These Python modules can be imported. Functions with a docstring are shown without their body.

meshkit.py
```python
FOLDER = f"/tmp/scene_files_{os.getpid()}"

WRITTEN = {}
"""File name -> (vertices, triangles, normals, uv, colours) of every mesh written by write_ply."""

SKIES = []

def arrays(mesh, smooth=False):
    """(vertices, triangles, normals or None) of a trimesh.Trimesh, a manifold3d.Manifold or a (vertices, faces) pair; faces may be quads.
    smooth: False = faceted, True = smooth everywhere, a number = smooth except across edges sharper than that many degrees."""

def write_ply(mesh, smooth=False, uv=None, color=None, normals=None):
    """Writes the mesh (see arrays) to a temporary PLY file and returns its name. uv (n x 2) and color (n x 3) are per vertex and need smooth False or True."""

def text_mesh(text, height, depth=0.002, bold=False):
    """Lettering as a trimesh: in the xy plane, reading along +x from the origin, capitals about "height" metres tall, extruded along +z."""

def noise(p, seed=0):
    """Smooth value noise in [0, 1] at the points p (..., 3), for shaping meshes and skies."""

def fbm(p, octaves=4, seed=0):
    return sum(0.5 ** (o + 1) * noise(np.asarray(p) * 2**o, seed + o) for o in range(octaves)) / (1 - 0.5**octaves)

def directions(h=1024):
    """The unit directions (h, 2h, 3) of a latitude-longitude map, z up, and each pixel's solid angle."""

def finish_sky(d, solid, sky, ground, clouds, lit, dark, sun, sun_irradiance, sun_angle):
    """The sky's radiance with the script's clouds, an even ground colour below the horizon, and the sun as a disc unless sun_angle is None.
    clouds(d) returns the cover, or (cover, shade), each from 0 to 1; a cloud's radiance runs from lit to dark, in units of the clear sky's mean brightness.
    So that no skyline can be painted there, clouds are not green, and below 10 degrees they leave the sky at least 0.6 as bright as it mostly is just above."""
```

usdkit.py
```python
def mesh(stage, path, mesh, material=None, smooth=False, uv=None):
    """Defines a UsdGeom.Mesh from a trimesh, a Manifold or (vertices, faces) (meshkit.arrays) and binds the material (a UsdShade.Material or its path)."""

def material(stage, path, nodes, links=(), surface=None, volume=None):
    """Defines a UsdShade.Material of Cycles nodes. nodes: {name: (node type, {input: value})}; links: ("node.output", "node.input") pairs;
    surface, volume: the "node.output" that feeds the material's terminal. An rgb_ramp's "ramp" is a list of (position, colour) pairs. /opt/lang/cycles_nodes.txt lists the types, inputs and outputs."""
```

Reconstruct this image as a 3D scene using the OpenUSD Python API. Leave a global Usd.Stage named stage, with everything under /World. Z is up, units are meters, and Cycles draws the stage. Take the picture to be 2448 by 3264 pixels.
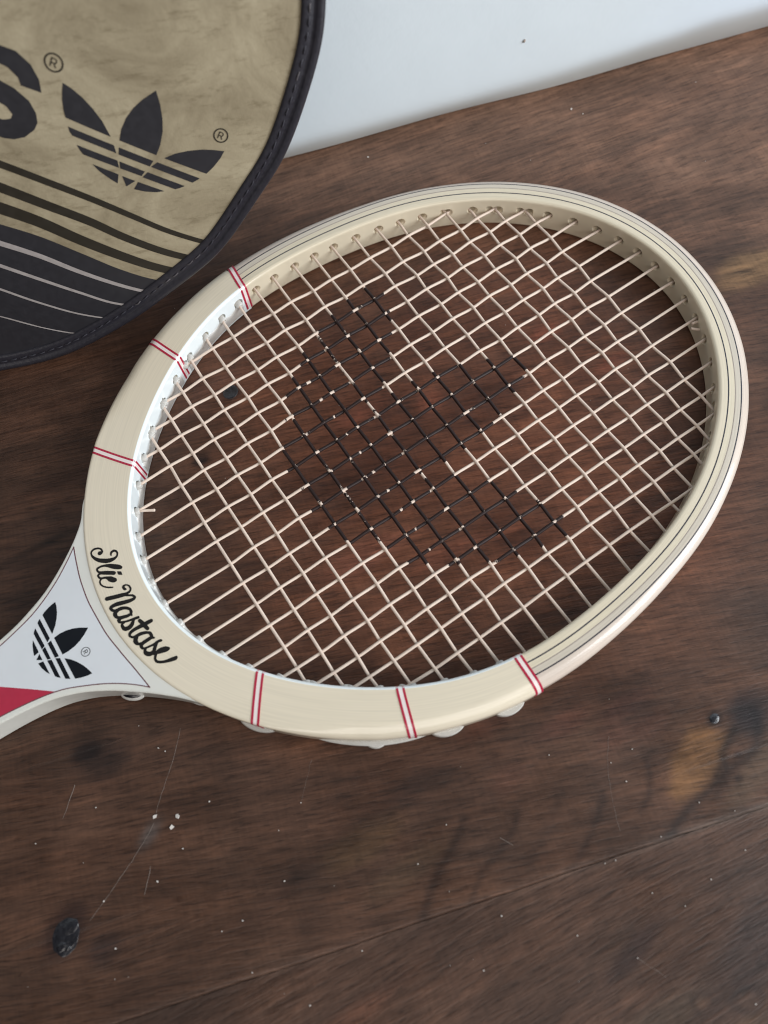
import math, random, zlib
import numpy as np, trimesh, shapely, manifold3d
from shapely.geometry import Polygon, LineString, Point, MultiPolygon
from shapely.ops import unary_union
from shapely import affinity
from scipy.ndimage import gaussian_filter
import usdkit, meshkit
from pxr import Usd, UsdGeom, UsdLux, UsdShade, Gf, Sdf, Vt

stage = Usd.Stage.CreateInMemory()
UsdGeom.SetStageUpAxis(stage, UsdGeom.Tokens.z)
UsdGeom.SetStageMetersPerUnit(stage, 1.0)
UsdGeom.Xform.Define(stage, '/World')
UsdGeom.Scope.Define(stage, '/World/Looks')
MM = 1e-3

# ------------------------------------------------------------------ camera
cam = UsdGeom.Camera.Define(stage, '/World/camera')
cam.CreateHorizontalApertureAttr(36.0); cam.CreateVerticalApertureAttr(48.0)
cam.CreateFocalLengthAttr(36.0 * 2484.87 / 2448)
cam.CreateClippingRangeAttr(Gf.Vec2f(0.01, 50))
cam.CreateFStopAttr(8.0); cam.CreateFocusDistanceAttr(0.375)
cam.CreateExposureAttr(0.0)
_r, _d, _f = (0.9557, -0.29108, -0.04377), (-0.2877, -0.89227, -0.34796), (0.06223, 0.34514, -0.93649)
_m = Gf.Matrix4d(_r[0], _r[1], _r[2], 0, -_d[0], -_d[1], -_d[2], 0, -_f[0], -_f[1], -_f[2], 0, -56.81 * MM, -161.52 * MM, 347.13 * MM, 1)
cam.AddTransformOp().Set(_m.GetOrthonormalized())

# ------------------------------------------------------------------ lamps: a daylit window to the right, an unseen soft fill added behind the camera for the room
def rect_light(name, pos, target, wdt, hgt, intensity, color):
    l = UsdLux.RectLight.Define(stage, '/World/' + name)
    l.CreateWidthAttr(wdt); l.CreateHeightAttr(hgt); l.CreateIntensityAttr(intensity); l.CreateColorAttr(Gf.Vec3f(*color))
    z = np.array(pos, float) - np.array(target, float); z /= np.linalg.norm(z)
    x = np.cross([0, 0, 1.0], z); x = x / np.linalg.norm(x) if np.linalg.norm(x) > 1e-6 else np.array([1.0, 0, 0])
    y = np.cross(z, x)
    l.AddTransformOp().Set(Gf.Matrix4d(*x, 0, *y, 0, *z, 0, *map(float, pos), 1))
    return l
rect_light('window_light', (1.20, -0.76, 0.66), (0, 0.0, 0.0), 1.1, 1.1, 9.2, (0.93, 0.965, 1.0))
rect_light('room_fill', (-0.3, -2.1, 2.2), (-0.1, 0.0, 0.0), 2.8, 2.0, 2.2, (1.0, 0.93, 0.87))

# ------------------------------------------------------------------ helpers
used = {}
def numbered(parent, name):
    k = used.get((parent, name), 0); used[(parent, name)] = k + 1
    return name if k == 0 else '%s_%03d' % (name, k)
def path_of(p): return '/World' if p is None else (p if isinstance(p, str) else str(p.GetPath()))
def tag(p, label=None, cat=None, group=None, kind=None):
    for k, v in (('label', label), ('category', cat), ('group', group), ('kind', kind)):
        if v: p.SetCustomDataByKey(k, v)
    return p
def obj(name, mesh, material, parent=None, smooth=30, attrs=None, **kw):
    pp = path_of(parent); path = pp + '/' + numbered(pp, name)
    m = usdkit.mesh(stage, path, mesh, material, smooth=smooth)
    if attrs:
        api = UsdGeom.PrimvarsAPI(m)
        for k, v in attrs.items():
            v = np.asarray(v, np.float32)
            if v.ndim == 1: api.CreatePrimvar(k, Sdf.ValueTypeNames.FloatArray, 'vertex').Set(Vt.FloatArray.FromNumpy(v))
            else: api.CreatePrimvar(k, Sdf.ValueTypeNames.Color3fArray, 'vertex').Set(Vt.Vec3fArray.FromNumpy(v))
    return tag(m.GetPrim(), **kw)
def thing(name, label, cat, matrix=None, group=None):
    x = UsdGeom.Xform.Define(stage, '/World/' + numbered('/World', name))
    if matrix is not None: x.AddTransformOp().Set(matrix)
    return tag(x.GetPrim(), label, cat, group)
def mat(name, nodes, links, surface='p.BSDF'):
    return usdkit.material(stage, '/World/Looks/' + name, nodes, links, surface=surface)
def simple(name, color, rough=0.5, var=0.06, scale=60, bump=0.0, **kw):
    c = np.array(color)
    n = {'t': ('texture_coordinate', {}), 'n': ('noise_texture', {'scale': scale, 'detail': 5, 'roughness': 0.6}),
         'r': ('rgb_ramp', {'ramp': [(0.3, tuple(c * (1 - var))), (0.7, tuple(np.minimum(c * (1 + var), 1)))]}),
         'q': ('map_range', {'from_min': 0.3, 'from_max': 0.7, 'to_min': max(rough - 0.06, 0.02), 'to_max': rough + 0.06}),
         'p': ('principled_bsdf', kw)}
    l = [('t.object', 'n.vector'), ('n.fac', 'r.fac'), ('r.color', 'p.base_color'), ('n.fac', 'q.value'), ('q.result', 'p.roughness')]
    if bump:
        n['b'] = ('bump', {'strength': 0.5, 'distance': bump}); l += [('n.fac', 'b.height'), ('b.normal', 'p.normal')]
    return mat(name, n, l)
def poly_mesh(poly, z0, z1):
    ps = [g for g in getattr(poly, 'geoms', [poly]) if g.area > 1e-9]
    m = trimesh.util.concatenate([trimesh.creation.extrude_polygon(g, z1 - z0, engine='earcut') for g in ps]); m.apply_translation([0, 0, z0]); return m
def tube(pts, rad, sides=8, cap=True):
    p = np.asarray(pts, float); t = np.gradient(p, axis=0); t /= np.linalg.norm(t, axis=1)[:, None]
    up = np.array([0, 0, 1.0]); a = np.cross(t, up); bad = np.linalg.norm(a, axis=1) < 1e-3; a[bad] = [1, 0, 0]; a /= np.linalg.norm(a, axis=1)[:, None]; b = np.cross(a, t)
    an = np.arange(sides) * 2 * np.pi / sides; rr = np.broadcast_to(rad, (len(p),))
    v = (p[:, None] + rr[:, None, None] * (np.cos(an)[None, :, None] * a[:, None] + np.sin(an)[None, :, None] * b[:, None])).reshape(-1, 3)
    i, j = np.meshgrid(np.arange(len(p) - 1), np.arange(sides), indexing='ij'); k = (j + 1) % sides
    f = np.stack([i * sides + j, i * sides + k, (i + 1) * sides + k, (i + 1) * sides + j], -1).reshape(-1, 4)
    f = np.vstack([f[:, [0, 2, 1]], f[:, [0, 3, 2]]])
    if cap:
        n = len(v); v = np.vstack([v, p[0], p[-1]]); s = np.arange(sides); e = (len(p) - 1) * sides
        f = np.vstack([f, np.c_[np.full(sides, n), s, (s + 1) % sides], np.c_[np.full(sides, n + 1), e + (s + 1) % sides, e + s]])
    return v, f
def smooth_curve(pts, step):
    p = np.asarray(pts, float); d = np.r_[0, np.cumsum(np.linalg.norm(np.diff(p, axis=0), axis=1))]
    from scipy.interpolate import PchipInterpolator
    t = np.linspace(0, d[-1], max(2, int(d[-1] / step) + 1)); return np.c_[tuple(PchipInterpolator(d, p[:, k])(t) for k in range(p.shape[1]))]

# measured layout of the racket, millimetres
MX = [97.0,84.39,74.05,63.37,52.23,40.78,29.15,17.76,5.98,-5.98,-17.76,-29.15,-40.78,-52.23,-63.37,-74.05,-84.39,-97.0]
CY = [-114.97,-102.38,-90.4,-78.23,-65.71,-53.51,-41.84,-29.97,-18.57,-5.97,5.71,17.15,30.06,42.89,54.84,66.3,78.86,90.42,101.53,113.81]
OFF = {(4,0): (0.6,0.2),(5,0): (-0.3,-0.3),(6,0): (-0.1,1.0),(7,0): (-0.6,0.7),(8,0): (-0.4,0.9),(9,0): (-0.2,-1.0),(10,0): (-0.3,0.2),(3,1): (-0.2,0.2),(4,1): (-0.1,-0.0),(5,1): (-0.1,0.4),(6,1): (0.2,0.4),(7,1): (0.1,0.8),(8,1): (0.3,0.7),(9,1): (0.3,0.3),(10,1): (0.3,-0.1),(11,1): (0.2,0.2),(3,2): (-0.0,-0.5),(4,2): (-0.0,-0.1),(5,2): (0.1,-0.2),(6,2): (-0.1,0.7),(7,2): (0.4,0.1),(8,2): (0.4,0.5),(9,2): (0.3,-0.1),(10,2): (-0.1,-0.1),(11,2): (0.4,0.4),(3,3): (-0.2,-0.3),(4,3): (0.1,-0.3),(5,3): (0.1,0.5),(6,3): (0.2,-0.1),(7,3): (0.1,0.6),(8,3): (0.6,0.8),(9,3): (0.7,0.7),(10,3): (-0.0,0.5),(4,4): (0.4,0.1),(5,4): (1.0,0.0),(11,0): (0.1,0.0),(12,0): (0.1,-0.7),(13,0): (0.6,-1.2),(14,0): (0.4,-1.2),(12,1): (-0.1,-0.3),(13,1): (0.1,-0.4),(14,1): (-0.2,-1.2),(12,2): (0.1,0.1),(15,1): (-0.7,-1.2),(13,2): (-0.0,-0.5),(14,2): (-0.2,-0.3),(15,2): (-0.0,-1.1),(16,2): (-1.0,-0.6),(11,3): (0.2,0.6),(12,3): (0.1,0.6),(13,3): (-0.2,-0.0),(14,3): (-0.0,-0.5),(15,3): (-0.8,-0.8),(16,3): (-0.5,-0.5),(12,4): (0.3,0.5),(13,4): (0.3,0.4),(14,4): (-0.4,0.1),(15,4): (-0.5,-0.5),(16,4): (-0.9,-0.8),(17,4): (-0.4,-1.2),(13,5): (0.4,0.9),(14,5): (0.2,0.1),(15,5): (-0.4,-0.1),(16,5): (-0.4,-0.2),(17,5): (-1.2,-1.2),(14,6): (0.1,0.3),(15,6): (-0.2,0.1),(16,6): (-0.9,-0.2),(17,6): (-1.2,-1.2),(15,7): (-0.3,0.5),(16,7): (0.1,-0.1),(2,1): (0.2,0.1),(2,2): (-0.2,0.3),(1,3): (-0.4,0.9),(2,3): (0.3,-0.2),(1,4): (-0.3,-0.1),(2,4): (0.1,-0.4),(3,4): (0.9,-0.7),(0,5): (-0.6,1.2),(1,5): (-0.1,0.7),(2,5): (0.2,-0.8),(3,5): (0.3,-0.4),(4,5): (1.2,-0.4),(5,5): (1.1,0.8),(0,6): (-0.5,1.2),(1,6): (0.3,0.3),(2,6): (0.4,-0.4),(3,6): (1.0,-1.2),(4,6): (1.2,0.8),(0,7): (0.1,1.2),(1,7): (0.1,1.0),(2,7): (0.7,-1.0),(3,7): (0.9,-0.2),(0,8): (-0.0,1.2),(1,8): (0.7,-0.1),(2,8): (0.7,-0.1),(0,9): (0.7,0.4),(1,9): (0.3,1.2),(0,10): (0.4,0.0),(0,12): (-0.3,-1.1),(1,12): (0.9,-0.4),(2,12): (0.9,0.4),(0,13): (-0.3,-1.2),(1,13): (-0.9,-0.0),(2,13): (0.7,-1.0),(3,13): (-0.5,-0.2),(4,13): (0.6,-0.6),(5,13): (0.8,0.3),(6,13): (0.7,0.5),(7,13): (0.8,0.1),(0,14): (-1.2,-1.2),(1,14): (0.1,-1.2),(2,14): (-0.4,-0.9),(3,14): (0.8,-0.7),(4,14): (-0.5,-0.3),(5,14): (0.8,-0.3),(6,14): (0.3,0.4),(7,14): (0.1,-0.7),(8,14): (-0.5,-0.5),(0,15): (-0.7,-1.2),(1,15): (-1.2,-0.8),(2,15): (-0.7,-1.0),(3,15): (-0.8,-0.0),(4,15): (-0.0,-0.7),(5,15): (0.2,0.7),(6,15): (0.5,-0.1),(7,15): (0.6,0.1),(8,15): (0.8,-0.1),(9,15): (0.3,1.1),(1,16): (-0.9,-1.2),(2,16): (-1.2,0.2),(3,16): (-0.3,-0.6),(4,16): (-0.4,0.0),(5,16): (0.2,-0.2),(2,17): (-0.6,-0.6),(3,17): (-1.0,0.0),(4,17): (0.9,-0.5),(5,17): (-0.7,0.3),(6,17): (0.6,0.2),(3,18): (0.4,-0.5),(4,18): (-0.6,0.5),(5,18): (0.7,-0.4),(4,19): (-0.5,-0.4),(5,19): (-1.2,0.5),(6,19): (0.4,0.3),(7,19): (-0.5,1.1),(8,19): (1.0,0.3),(9,19): (-0.0,1.2),(10,19): (1.0,0.5),(11,19): (-0.4,0.8),(12,19): (1.0,0.4),(6,18): (-0.6,0.8),(7,18): (0.7,0.1),(8,18): (0.0,1.2),(9,18): (0.9,0.8),(10,18): (-0.4,1.0),(11,18): (0.7,0.5),(12,18): (-1.0,0.8),(7,17): (-0.5,1.0),(8,17): (0.9,0.5),(9,17): (-0.5,1.2),(10,17): (1.2,0.9),(11,17): (0.2,1.0),(7,16): (1.2,0.2),(8,16): (-0.5,0.4),(9,16): (1.0,0.8),(10,16): (0.2,0.9),(17,7): (-1.0,-1.2),(16,8): (-0.6,0.4),(17,8): (-0.3,-1.0),(16,9): (-0.1,0.2),(17,9): (-0.5,-0.2),(16,10): (-0.5,0.4),(17,10): (0.3,0.3),(16,11): (0.5,0.3),(17,11): (-0.4,0.5),(16,12): (-0.9,0.5),(17,12): (0.1,1.2),(15,12): (-0.3,0.2),(16,13): (-0.4,0.6),(17,13): (-1.2,1.2),(17,14): (-0.3,1.2)}
TRE = [[[-187.5,19.07],[-187.88,17.11],[-188.81,14.55],[-190.17,12.06],[-192.06,9.48],[-194.78,6.88],[-194.71,16.97],[-193.36,17.68],[-190.98,18.51],[-189.03,18.89]],[[-196.49,16.04],[-196.46,5.75],[-198.08,4.77],[-198.11,14.79],[-197.47,15.5]],[[-199.88,13.39],[-199.75,4.08],[-201.38,3.3],[-201.48,11.6],[-200.75,12.54]],[[-202.95,9.13],[-203.03,3.01],[-205.38,2.61],[-204.83,4.83],[-203.99,7.34]],[[-194.8,4.86],[-192.05,5.13],[-189.13,4.81],[-186.25,3.92],[-183.6,2.58],[-180.46,0.43],[-183.06,-1.27],[-185.94,-2.65],[-188.79,-3.55],[-192.03,-3.93],[-194.85,-3.82]],[[-196.47,4.57],[-196.53,-3.57],[-198.2,-3.2],[-198.18,4.19]],[[-199.76,3.61],[-199.89,-2.51],[-201.33,-2.04],[-201.39,3.0]],[[-203.1,2.11],[-203.13,-1.04],[-205.32,0.5]],[[-194.88,-5.7],[-192.79,-7.76],[-190.98,-10.29],[-189.39,-13.24],[-188.45,-15.74],[-187.76,-18.3],[-189.8,-18.05],[-192.45,-17.28],[-194.84,-16.23]],[[-198.17,-3.5],[-196.46,-4.55],[-196.59,-15.15],[-198.32,-13.85]],[[-201.5,-2.4],[-199.78,-3.1],[-199.88,-12.38],[-200.83,-11.45],[-201.56,-10.49]],[[-205.32,-1.35],[-203.09,-1.73],[-203.05,-8.2],[-204.06,-6.47],[-204.87,-4.06]]]
LET = [[[-160.91,27.75,(1.63)],[-160.4,27.62,(1.29)],[-159.69,27.88,(0.82)],[-159.5,28.83,(0.69)],[-160.04,29.86,(0.72)],[-161.04,30.55,(0.77)],[-162.38,30.93,(0.77)],[-163.6,30.59,(0.69)],[-164.25,29.74,(0.65)],[-164.37,28.65,(0.77)],[-163.93,27.05,(1.12)],[-162.91,25.27,(1.46)],[-161.49,23.92,(1.72)],[-159.82,22.7,(1.8)],[-158.25,22.04,(1.55)],[-156.83,21.81,(1.2)],[-155.51,21.97,(0.82)],[-154.56,22.82,(0.69)],[-154.24,23.89,(0.72)],[-154.65,24.78,(0.86)],[-155.29,25.22,(0.94)],[-156.16,25.22,(0.86)],[-156.76,24.77,(0.77)],[-157.17,23.87,(0.43)]],[[-156.15,16.43,(1.29)],[-157.15,17.44,(1.89)],[-158.48,18.57,(1.92)],[-159.75,19.82,(1.58)],[-160.82,20.72,(1.2)],[-162.31,21.54,(0.86)],[-163.63,21.93,(0.82)],[-164.76,21.96,(0.82)],[-165.38,21.65,(0.77)],[-165.49,20.87,(0.77)],[-165.06,19.83,(0.86)],[-164.32,19.05,(1.29)],[-162.9,18.09,(1.51)],[-160.95,16.7,(1.55)],[-159.85,15.88,(1.51)]],[[-164.69,19.05,(1.03)],[-165.52,19.1,(0.82)],[-166.26,18.76,(0.82)],[-166.29,17.94,(0.77)],[-165.74,16.97,(0.82)],[-164.83,16.51,(0.86)],[-163.91,16.09,(0.94)],[-162.91,15.08,(1.46)],[-162.25,14.14,(2.15)],[-161.57,13.25,(2.06)],[-160.9,12.7,(1.55)]],[[-165.69,16.68,(0.86)],[-166.36,16.3,(0.69)],[-166.91,15.64,(0.65)],[-167.1,14.82,(0.65)],[-166.82,13.69,(0.65)],[-166.09,12.51,(0.65)],[-165.09,11.51,(0.62)],[-164.12,10.82,(0.62)],[-163.24,10.32,(0.52)]],[[-158.85,6.2,(0.69)],[-159.25,6.69,(1.03)],[-159.36,7.4,(1.03)],[-158.94,8.04,(0.86)],[-158.18,8.04,(0.69)],[-157.35,7.46,(0.6)],[-156.86,6.39,(0.69)],[-156.91,5.39,(0.77)],[-157.37,4.67,(0.77)],[-158.26,4.24,(0.86)],[-159.58,4.22,(1.2)],[-161.39,4.74,(1.55)],[-163.78,5.57,(1.63)],[-165.84,6.32,(1.63)],[-167.72,7.04,(1.58)]],[[-160.04,3.71,(0.86)],[-158.65,2.75,(0.77)],[-157.48,1.74,(0.86)],[-157.13,0.78,(0.86)],[-157.83,0.33,(1.12)],[-159.44,0.51,(1.37)],[-161.73,1.16,(1.55)],[-164.25,2.08,(1.63)],[-166.22,2.62,(1.46)],[-167.68,2.7,(1.29)],[-168.3,2.2,(1.2)],[-168.19,1.31,(1.12)],[-167.38,0.35,(1.03)],[-166.3,-0.09,(1.2)],[-164.75,-0.34,(1.37)],[-163.21,-0.99,(1.2)],[-162.05,-2.0,(1.12)],[-161.42,-3.14,(1.03)],[-161.53,-4.19,(1.12)],[-162.08,-5.03,(0.94)],[-162.0,-5.69,(0.69)]],[[-162.0,-4.98,(1.03)],[-163.56,-4.93,(1.2)],[-165.16,-4.43,(1.29)],[-166.81,-4.01,(1.37)],[-167.67,-4.42,(1.37)],[-167.88,-5.19,(1.12)],[-167.29,-5.86,(0.86)]],[[-166.2,-0.26,(1.37)],[-167.38,-0.57,(1.55)],[-167.98,-1.38,(1.55)],[-168.02,-2.37,(1.29)],[-167.24,-3.4,(1.03)],[-166.69,-3.78,(1.2)]],[[-167.57,-5.69,(0.86)],[-166.39,-6.29,(0.77)],[-165.18,-6.82,(0.77)],[-163.89,-7.2,(0.86)],[-162.25,-7.63,(0.94)],[-160.92,-7.94,(1.03)],[-160.11,-8.18,(1.0)]],[[-162.13,-8.11,(0.69)],[-162.96,-8.65,(1.2)],[-164.06,-9.5,(1.51)],[-165.49,-9.93,(1.63)],[-166.83,-9.65,(1.63)],[-167.64,-8.71,(1.37)],[-167.68,-7.52,(1.12)],[-167.12,-6.8,(0.86)],[-166.23,-6.7,(0.77)]],[[-156.13,-12.68,(1.37)],[-157.74,-12.54,(1.55)],[-159.71,-12.39,(1.63)],[-161.81,-12.15,(1.46)],[-163.95,-11.98,(1.29)],[-165.51,-12.12,(1.2)],[-166.58,-12.58,(1.12)],[-166.89,-13.36,(0.94)],[-166.44,-14.27,(0.86)],[-165.45,-14.85,(0.94)],[-164.22,-14.99,(1.12)],[-162.83,-15.15,(1.29)],[-161.23,-15.65,(1.2)],[-159.79,-16.44,(1.03)],[-159.03,-17.45,(1.2)],[-159.05,-18.54,(1.2)],[-159.26,-19.29,(1.03)],[-158.61,-19.97,(0.77)]],[[-160.25,-9.81,(1.34)],[-159.77,-11.45,(1.55)],[-159.43,-13.28,(1.55)],[-159.03,-14.81,(1.37)]],[[-159.22,-19.21,(1.2)],[-160.91,-19.25,(1.37)],[-162.76,-19.26,(1.37)],[-164.14,-19.41,(1.37)],[-164.86,-20.09,(1.29)],[-164.93,-20.93,(1.03)],[-164.23,-21.7,(0.86)],[-163.27,-21.97,(0.77)],[-161.57,-22.25,(0.77)],[-159.87,-22.52,(0.94)],[-158.32,-22.4,(1.03)],[-157.26,-22.5,(1.03)],[-156.6,-22.75,(0.94)]],[[-164.3,-15.13,(1.37)],[-165.31,-15.83,(1.63)],[-165.91,-16.81,(1.72)],[-165.95,-17.77,(1.37)],[-165.37,-18.6,(1.03)],[-164.47,-18.98,(1.03)]],[[-158.48,-22.69,(0.86)],[-159.56,-23.33,(1.2)],[-160.66,-24.35,(1.34)],[-161.46,-25.17,(1.37)],[-162.83,-25.31,(1.55)],[-163.98,-24.71,(1.72)],[-164.59,-23.61,(1.46)],[-164.41,-22.56,(1.03)],[-163.77,-22.22,(0.86)]],[[-162.42,-25.59,(1.03)],[-161.34,-26.33,(0.94)],[-160.07,-26.36,(1.55)],[-158.53,-26.59,(2.15)],[-157.12,-27.06,(2.15)],[-156.2,-27.4,(1.72)],[-155.71,-27.6,(1.29)]],[[-161.11,-26.58,(1.03)],[-161.77,-27.3,(1.03)],[-162.47,-28.38,(0.94)],[-162.52,-29.41,(0.94)],[-161.82,-30.32,(1.03)],[-160.32,-31.3,(1.03)],[-158.52,-32.05,(1.2)],[-156.43,-32.61,(1.51)],[-155.29,-32.9,(1.51)],[-154.24,-32.65,(0.21)]]]
IDOT = [[-158.34,15.78],[-156.9,14.78],[-156.8,14.23],[-157.06,12.87],[-158.48,13.91],[-158.55,14.7]]
BANDS = [[[-36.6,126.78],[-36.13,112.34]],[[-92.32,111.99],[-83.64,96.13]],[[-143.13,71.34],[-128.29,58.38]],[[-144.37,-71.47],[-128.33,-58.23]],[[-92.62,-113.33],[-83.84,-97.19]],[[-38.3,-128.68],[-35.68,-114.19]]]
# ------------------------------------------------------------------ materials
def attr_mat(name, nodes, links, surface='p.BSDF'): return mat(name, nodes, links, surface)
M = {}
# varnished oak: vertex tint carries the plank's own broad colour plus painted sheen and shade, noise adds the fibres along the bent grain coordinate
M['oak'] = mat('varnished_oak', {
    'g': ('attribute', {'attribute': 'grain'}), 'c': ('attribute', {'attribute': 'tint'}),
    'm1': ('mapping', {'mapping_type': 'point', 'scale': (55, 520, 1)}), 'n1': ('noise_texture', {'scale': 1.0, 'detail': 6, 'roughness': 0.62, 'distortion': 0.35}),
    'm2': ('mapping', {'mapping_type': 'point', 'scale': (9, 120, 1)}), 'n2': ('noise_texture', {'scale': 1.0, 'detail': 4, 'roughness': 0.6, 'distortion': 0.5}),
    'm3': ('mapping', {'mapping_type': 'point', 'scale': (110, 900, 1)}), 'n3': ('noise_texture', {'scale': 1.0, 'detail': 3, 'roughness': 0.6}),
    'm4': ('mapping', {'mapping_type': 'point', 'scale': (700, 90, 1)}), 'n4': ('noise_texture', {'scale': 1.0, 'detail': 3, 'roughness': 0.55}),
    'r1': ('rgb_ramp', {'ramp': [(0.30, (0.58, 0.55, 0.53)), (0.5, (0.95, 0.94, 0.93)), (0.72, (1.3, 1.25, 1.2))]}),
    'r2': ('rgb_ramp', {'ramp': [(0.3, (0.62, 0.60, 0.60)), (0.7, (1.3, 1.26, 1.22))]}),
    'r3': ('rgb_ramp', {'ramp': [(0.35, (0.5, 0.47, 0.45)), (0.46, (1, 1, 1)), (0.75, (1.12, 1.1, 1.1))]}),
    'r4': ('rgb_ramp', {'ramp': [(0.3, (0.86, 0.86, 0.86)), (0.7, (1.12, 1.12, 1.12))]}),
    'n5': ('noise_texture', {'scale': 26, 'detail': 6, 'roughness': 0.55, 'distortion': 0.5}), 'r5': ('rgb_ramp', {'ramp': [(0.34, (0.78, 0.77, 0.78)), (0.66, (1.2, 1.18, 1.18))]}), 'x5': ('mix_color', {'blend_type': 'multiply', 'fac': 1.0, 'use_clamp': False}),
    'x1': ('mix_color', {'blend_type': 'multiply', 'fac': 1.0, 'use_clamp': False, 'use_clamp_result': False}), 'x2': ('mix_color', {'blend_type': 'multiply', 'fac': 0.85}),
    'x3': ('mix_color', {'blend_type': 'multiply', 'fac': 0.75}), 'x4': ('mix_color', {'blend_type': 'multiply', 'fac': 0.8}),
    'tc': ('texture_coordinate', {}), 'nr': ('noise_texture', {'scale': 22, 'detail': 5, 'roughness': 0.65}),
    'rr': ('map_range', {'from_min': 0.3, 'from_max': 0.7, 'to_min': 0.32, 'to_max': 0.52}),
    'h': ('math', {'math_type': 'add'}), 'b': ('bump', {'strength': 0.55, 'distance': 0.0004}),
    'p': ('principled_bsdf', {'specular_ior_level': 0.36})},
    [('g.vector', 'm1.vector'), ('g.vector', 'm2.vector'), ('g.vector', 'm3.vector'), ('g.vector', 'm4.vector')] +
    [(f'm{k}.vector', f'n{k}.vector') for k in (1, 2, 3, 4)] + [(f'n{k}.fac', f'r{k}.fac') for k in (1, 2, 3, 4)] +
    [('c.color', 'x1.a'), ('r1.color', 'x1.b'), ('x1.result', 'x2.a'), ('r2.color', 'x2.b'), ('x2.result', 'x3.a'), ('r3.color', 'x3.b'),
     ('x3.result', 'x4.a'), ('r4.color', 'x4.b'), ('x4.result', 'x5.a'), ('r5.color', 'x5.b'), ('n5.fac', 'r5.fac'), ('tc.object', 'n5.vector'), ('x5.result', 'p.base_color'), ('tc.object', 'nr.vector'), ('nr.fac', 'rr.value'), ('rr.result', 'p.roughness'),
     ('n1.fac', 'h.value1'), ('n3.fac', 'h.value2'), ('h.value', 'b.height'), ('b.normal', 'p.normal')])
M['wall'] = mat('painted_plaster', {'c': ('attribute', {'attribute': 'tint'}), 't': ('texture_coordinate', {}), 'n': ('noise_texture', {'scale': 240, 'detail': 4, 'roughness': 0.6}), 'n2': ('noise_texture', {'scale': 9, 'detail': 5, 'roughness': 0.6}),
    'r': ('rgb_ramp', {'ramp': [(0.3, (0.955, 0.955, 0.955)), (0.7, (1.03, 1.03, 1.03))]}), 'x': ('mix_color', {'blend_type': 'multiply', 'fac': 1.0, 'use_clamp': False}), 'b': ('bump', {'strength': 0.35, 'distance': 0.0003}), 'p': ('principled_bsdf', {'roughness': 0.6, 'specular_ior_level': 0.3})},
    [('t.object', 'n.vector'), ('t.object', 'n2.vector'), ('n2.fac', 'r.fac'), ('c.color', 'x.a'), ('r.color', 'x.b'), ('x.result', 'p.base_color'), ('n.fac', 'b.height'), ('b.normal', 'p.normal')])
M['ash'] = None
def ash(name, col, rough=0.3, streak=0.10):
    c = np.array(col)
    return mat(name, {'a': ('attribute', {'attribute': 'grain'}), 'm': ('mapping', {'mapping_type': 'point', 'scale': (25, 1800, 1)}), 'n': ('noise_texture', {'scale': 1, 'detail': 4, 'roughness': 0.6}),
        'r': ('rgb_ramp', {'ramp': [(0.32, tuple(c * (1 - streak))), (0.65, tuple(np.minimum(c * (1 + streak * .5), 1)))]}),
        'p': ('principled_bsdf', {'roughness': rough, 'specular_ior_level': 0.45, 'coat_weight': 0.5, 'coat_roughness': 0.1})},
        [('a.vector', 'm.vector'), ('m.vector', 'n.vector'), ('n.fac', 'r.fac'), ('r.color', 'p.base_color')])
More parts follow.
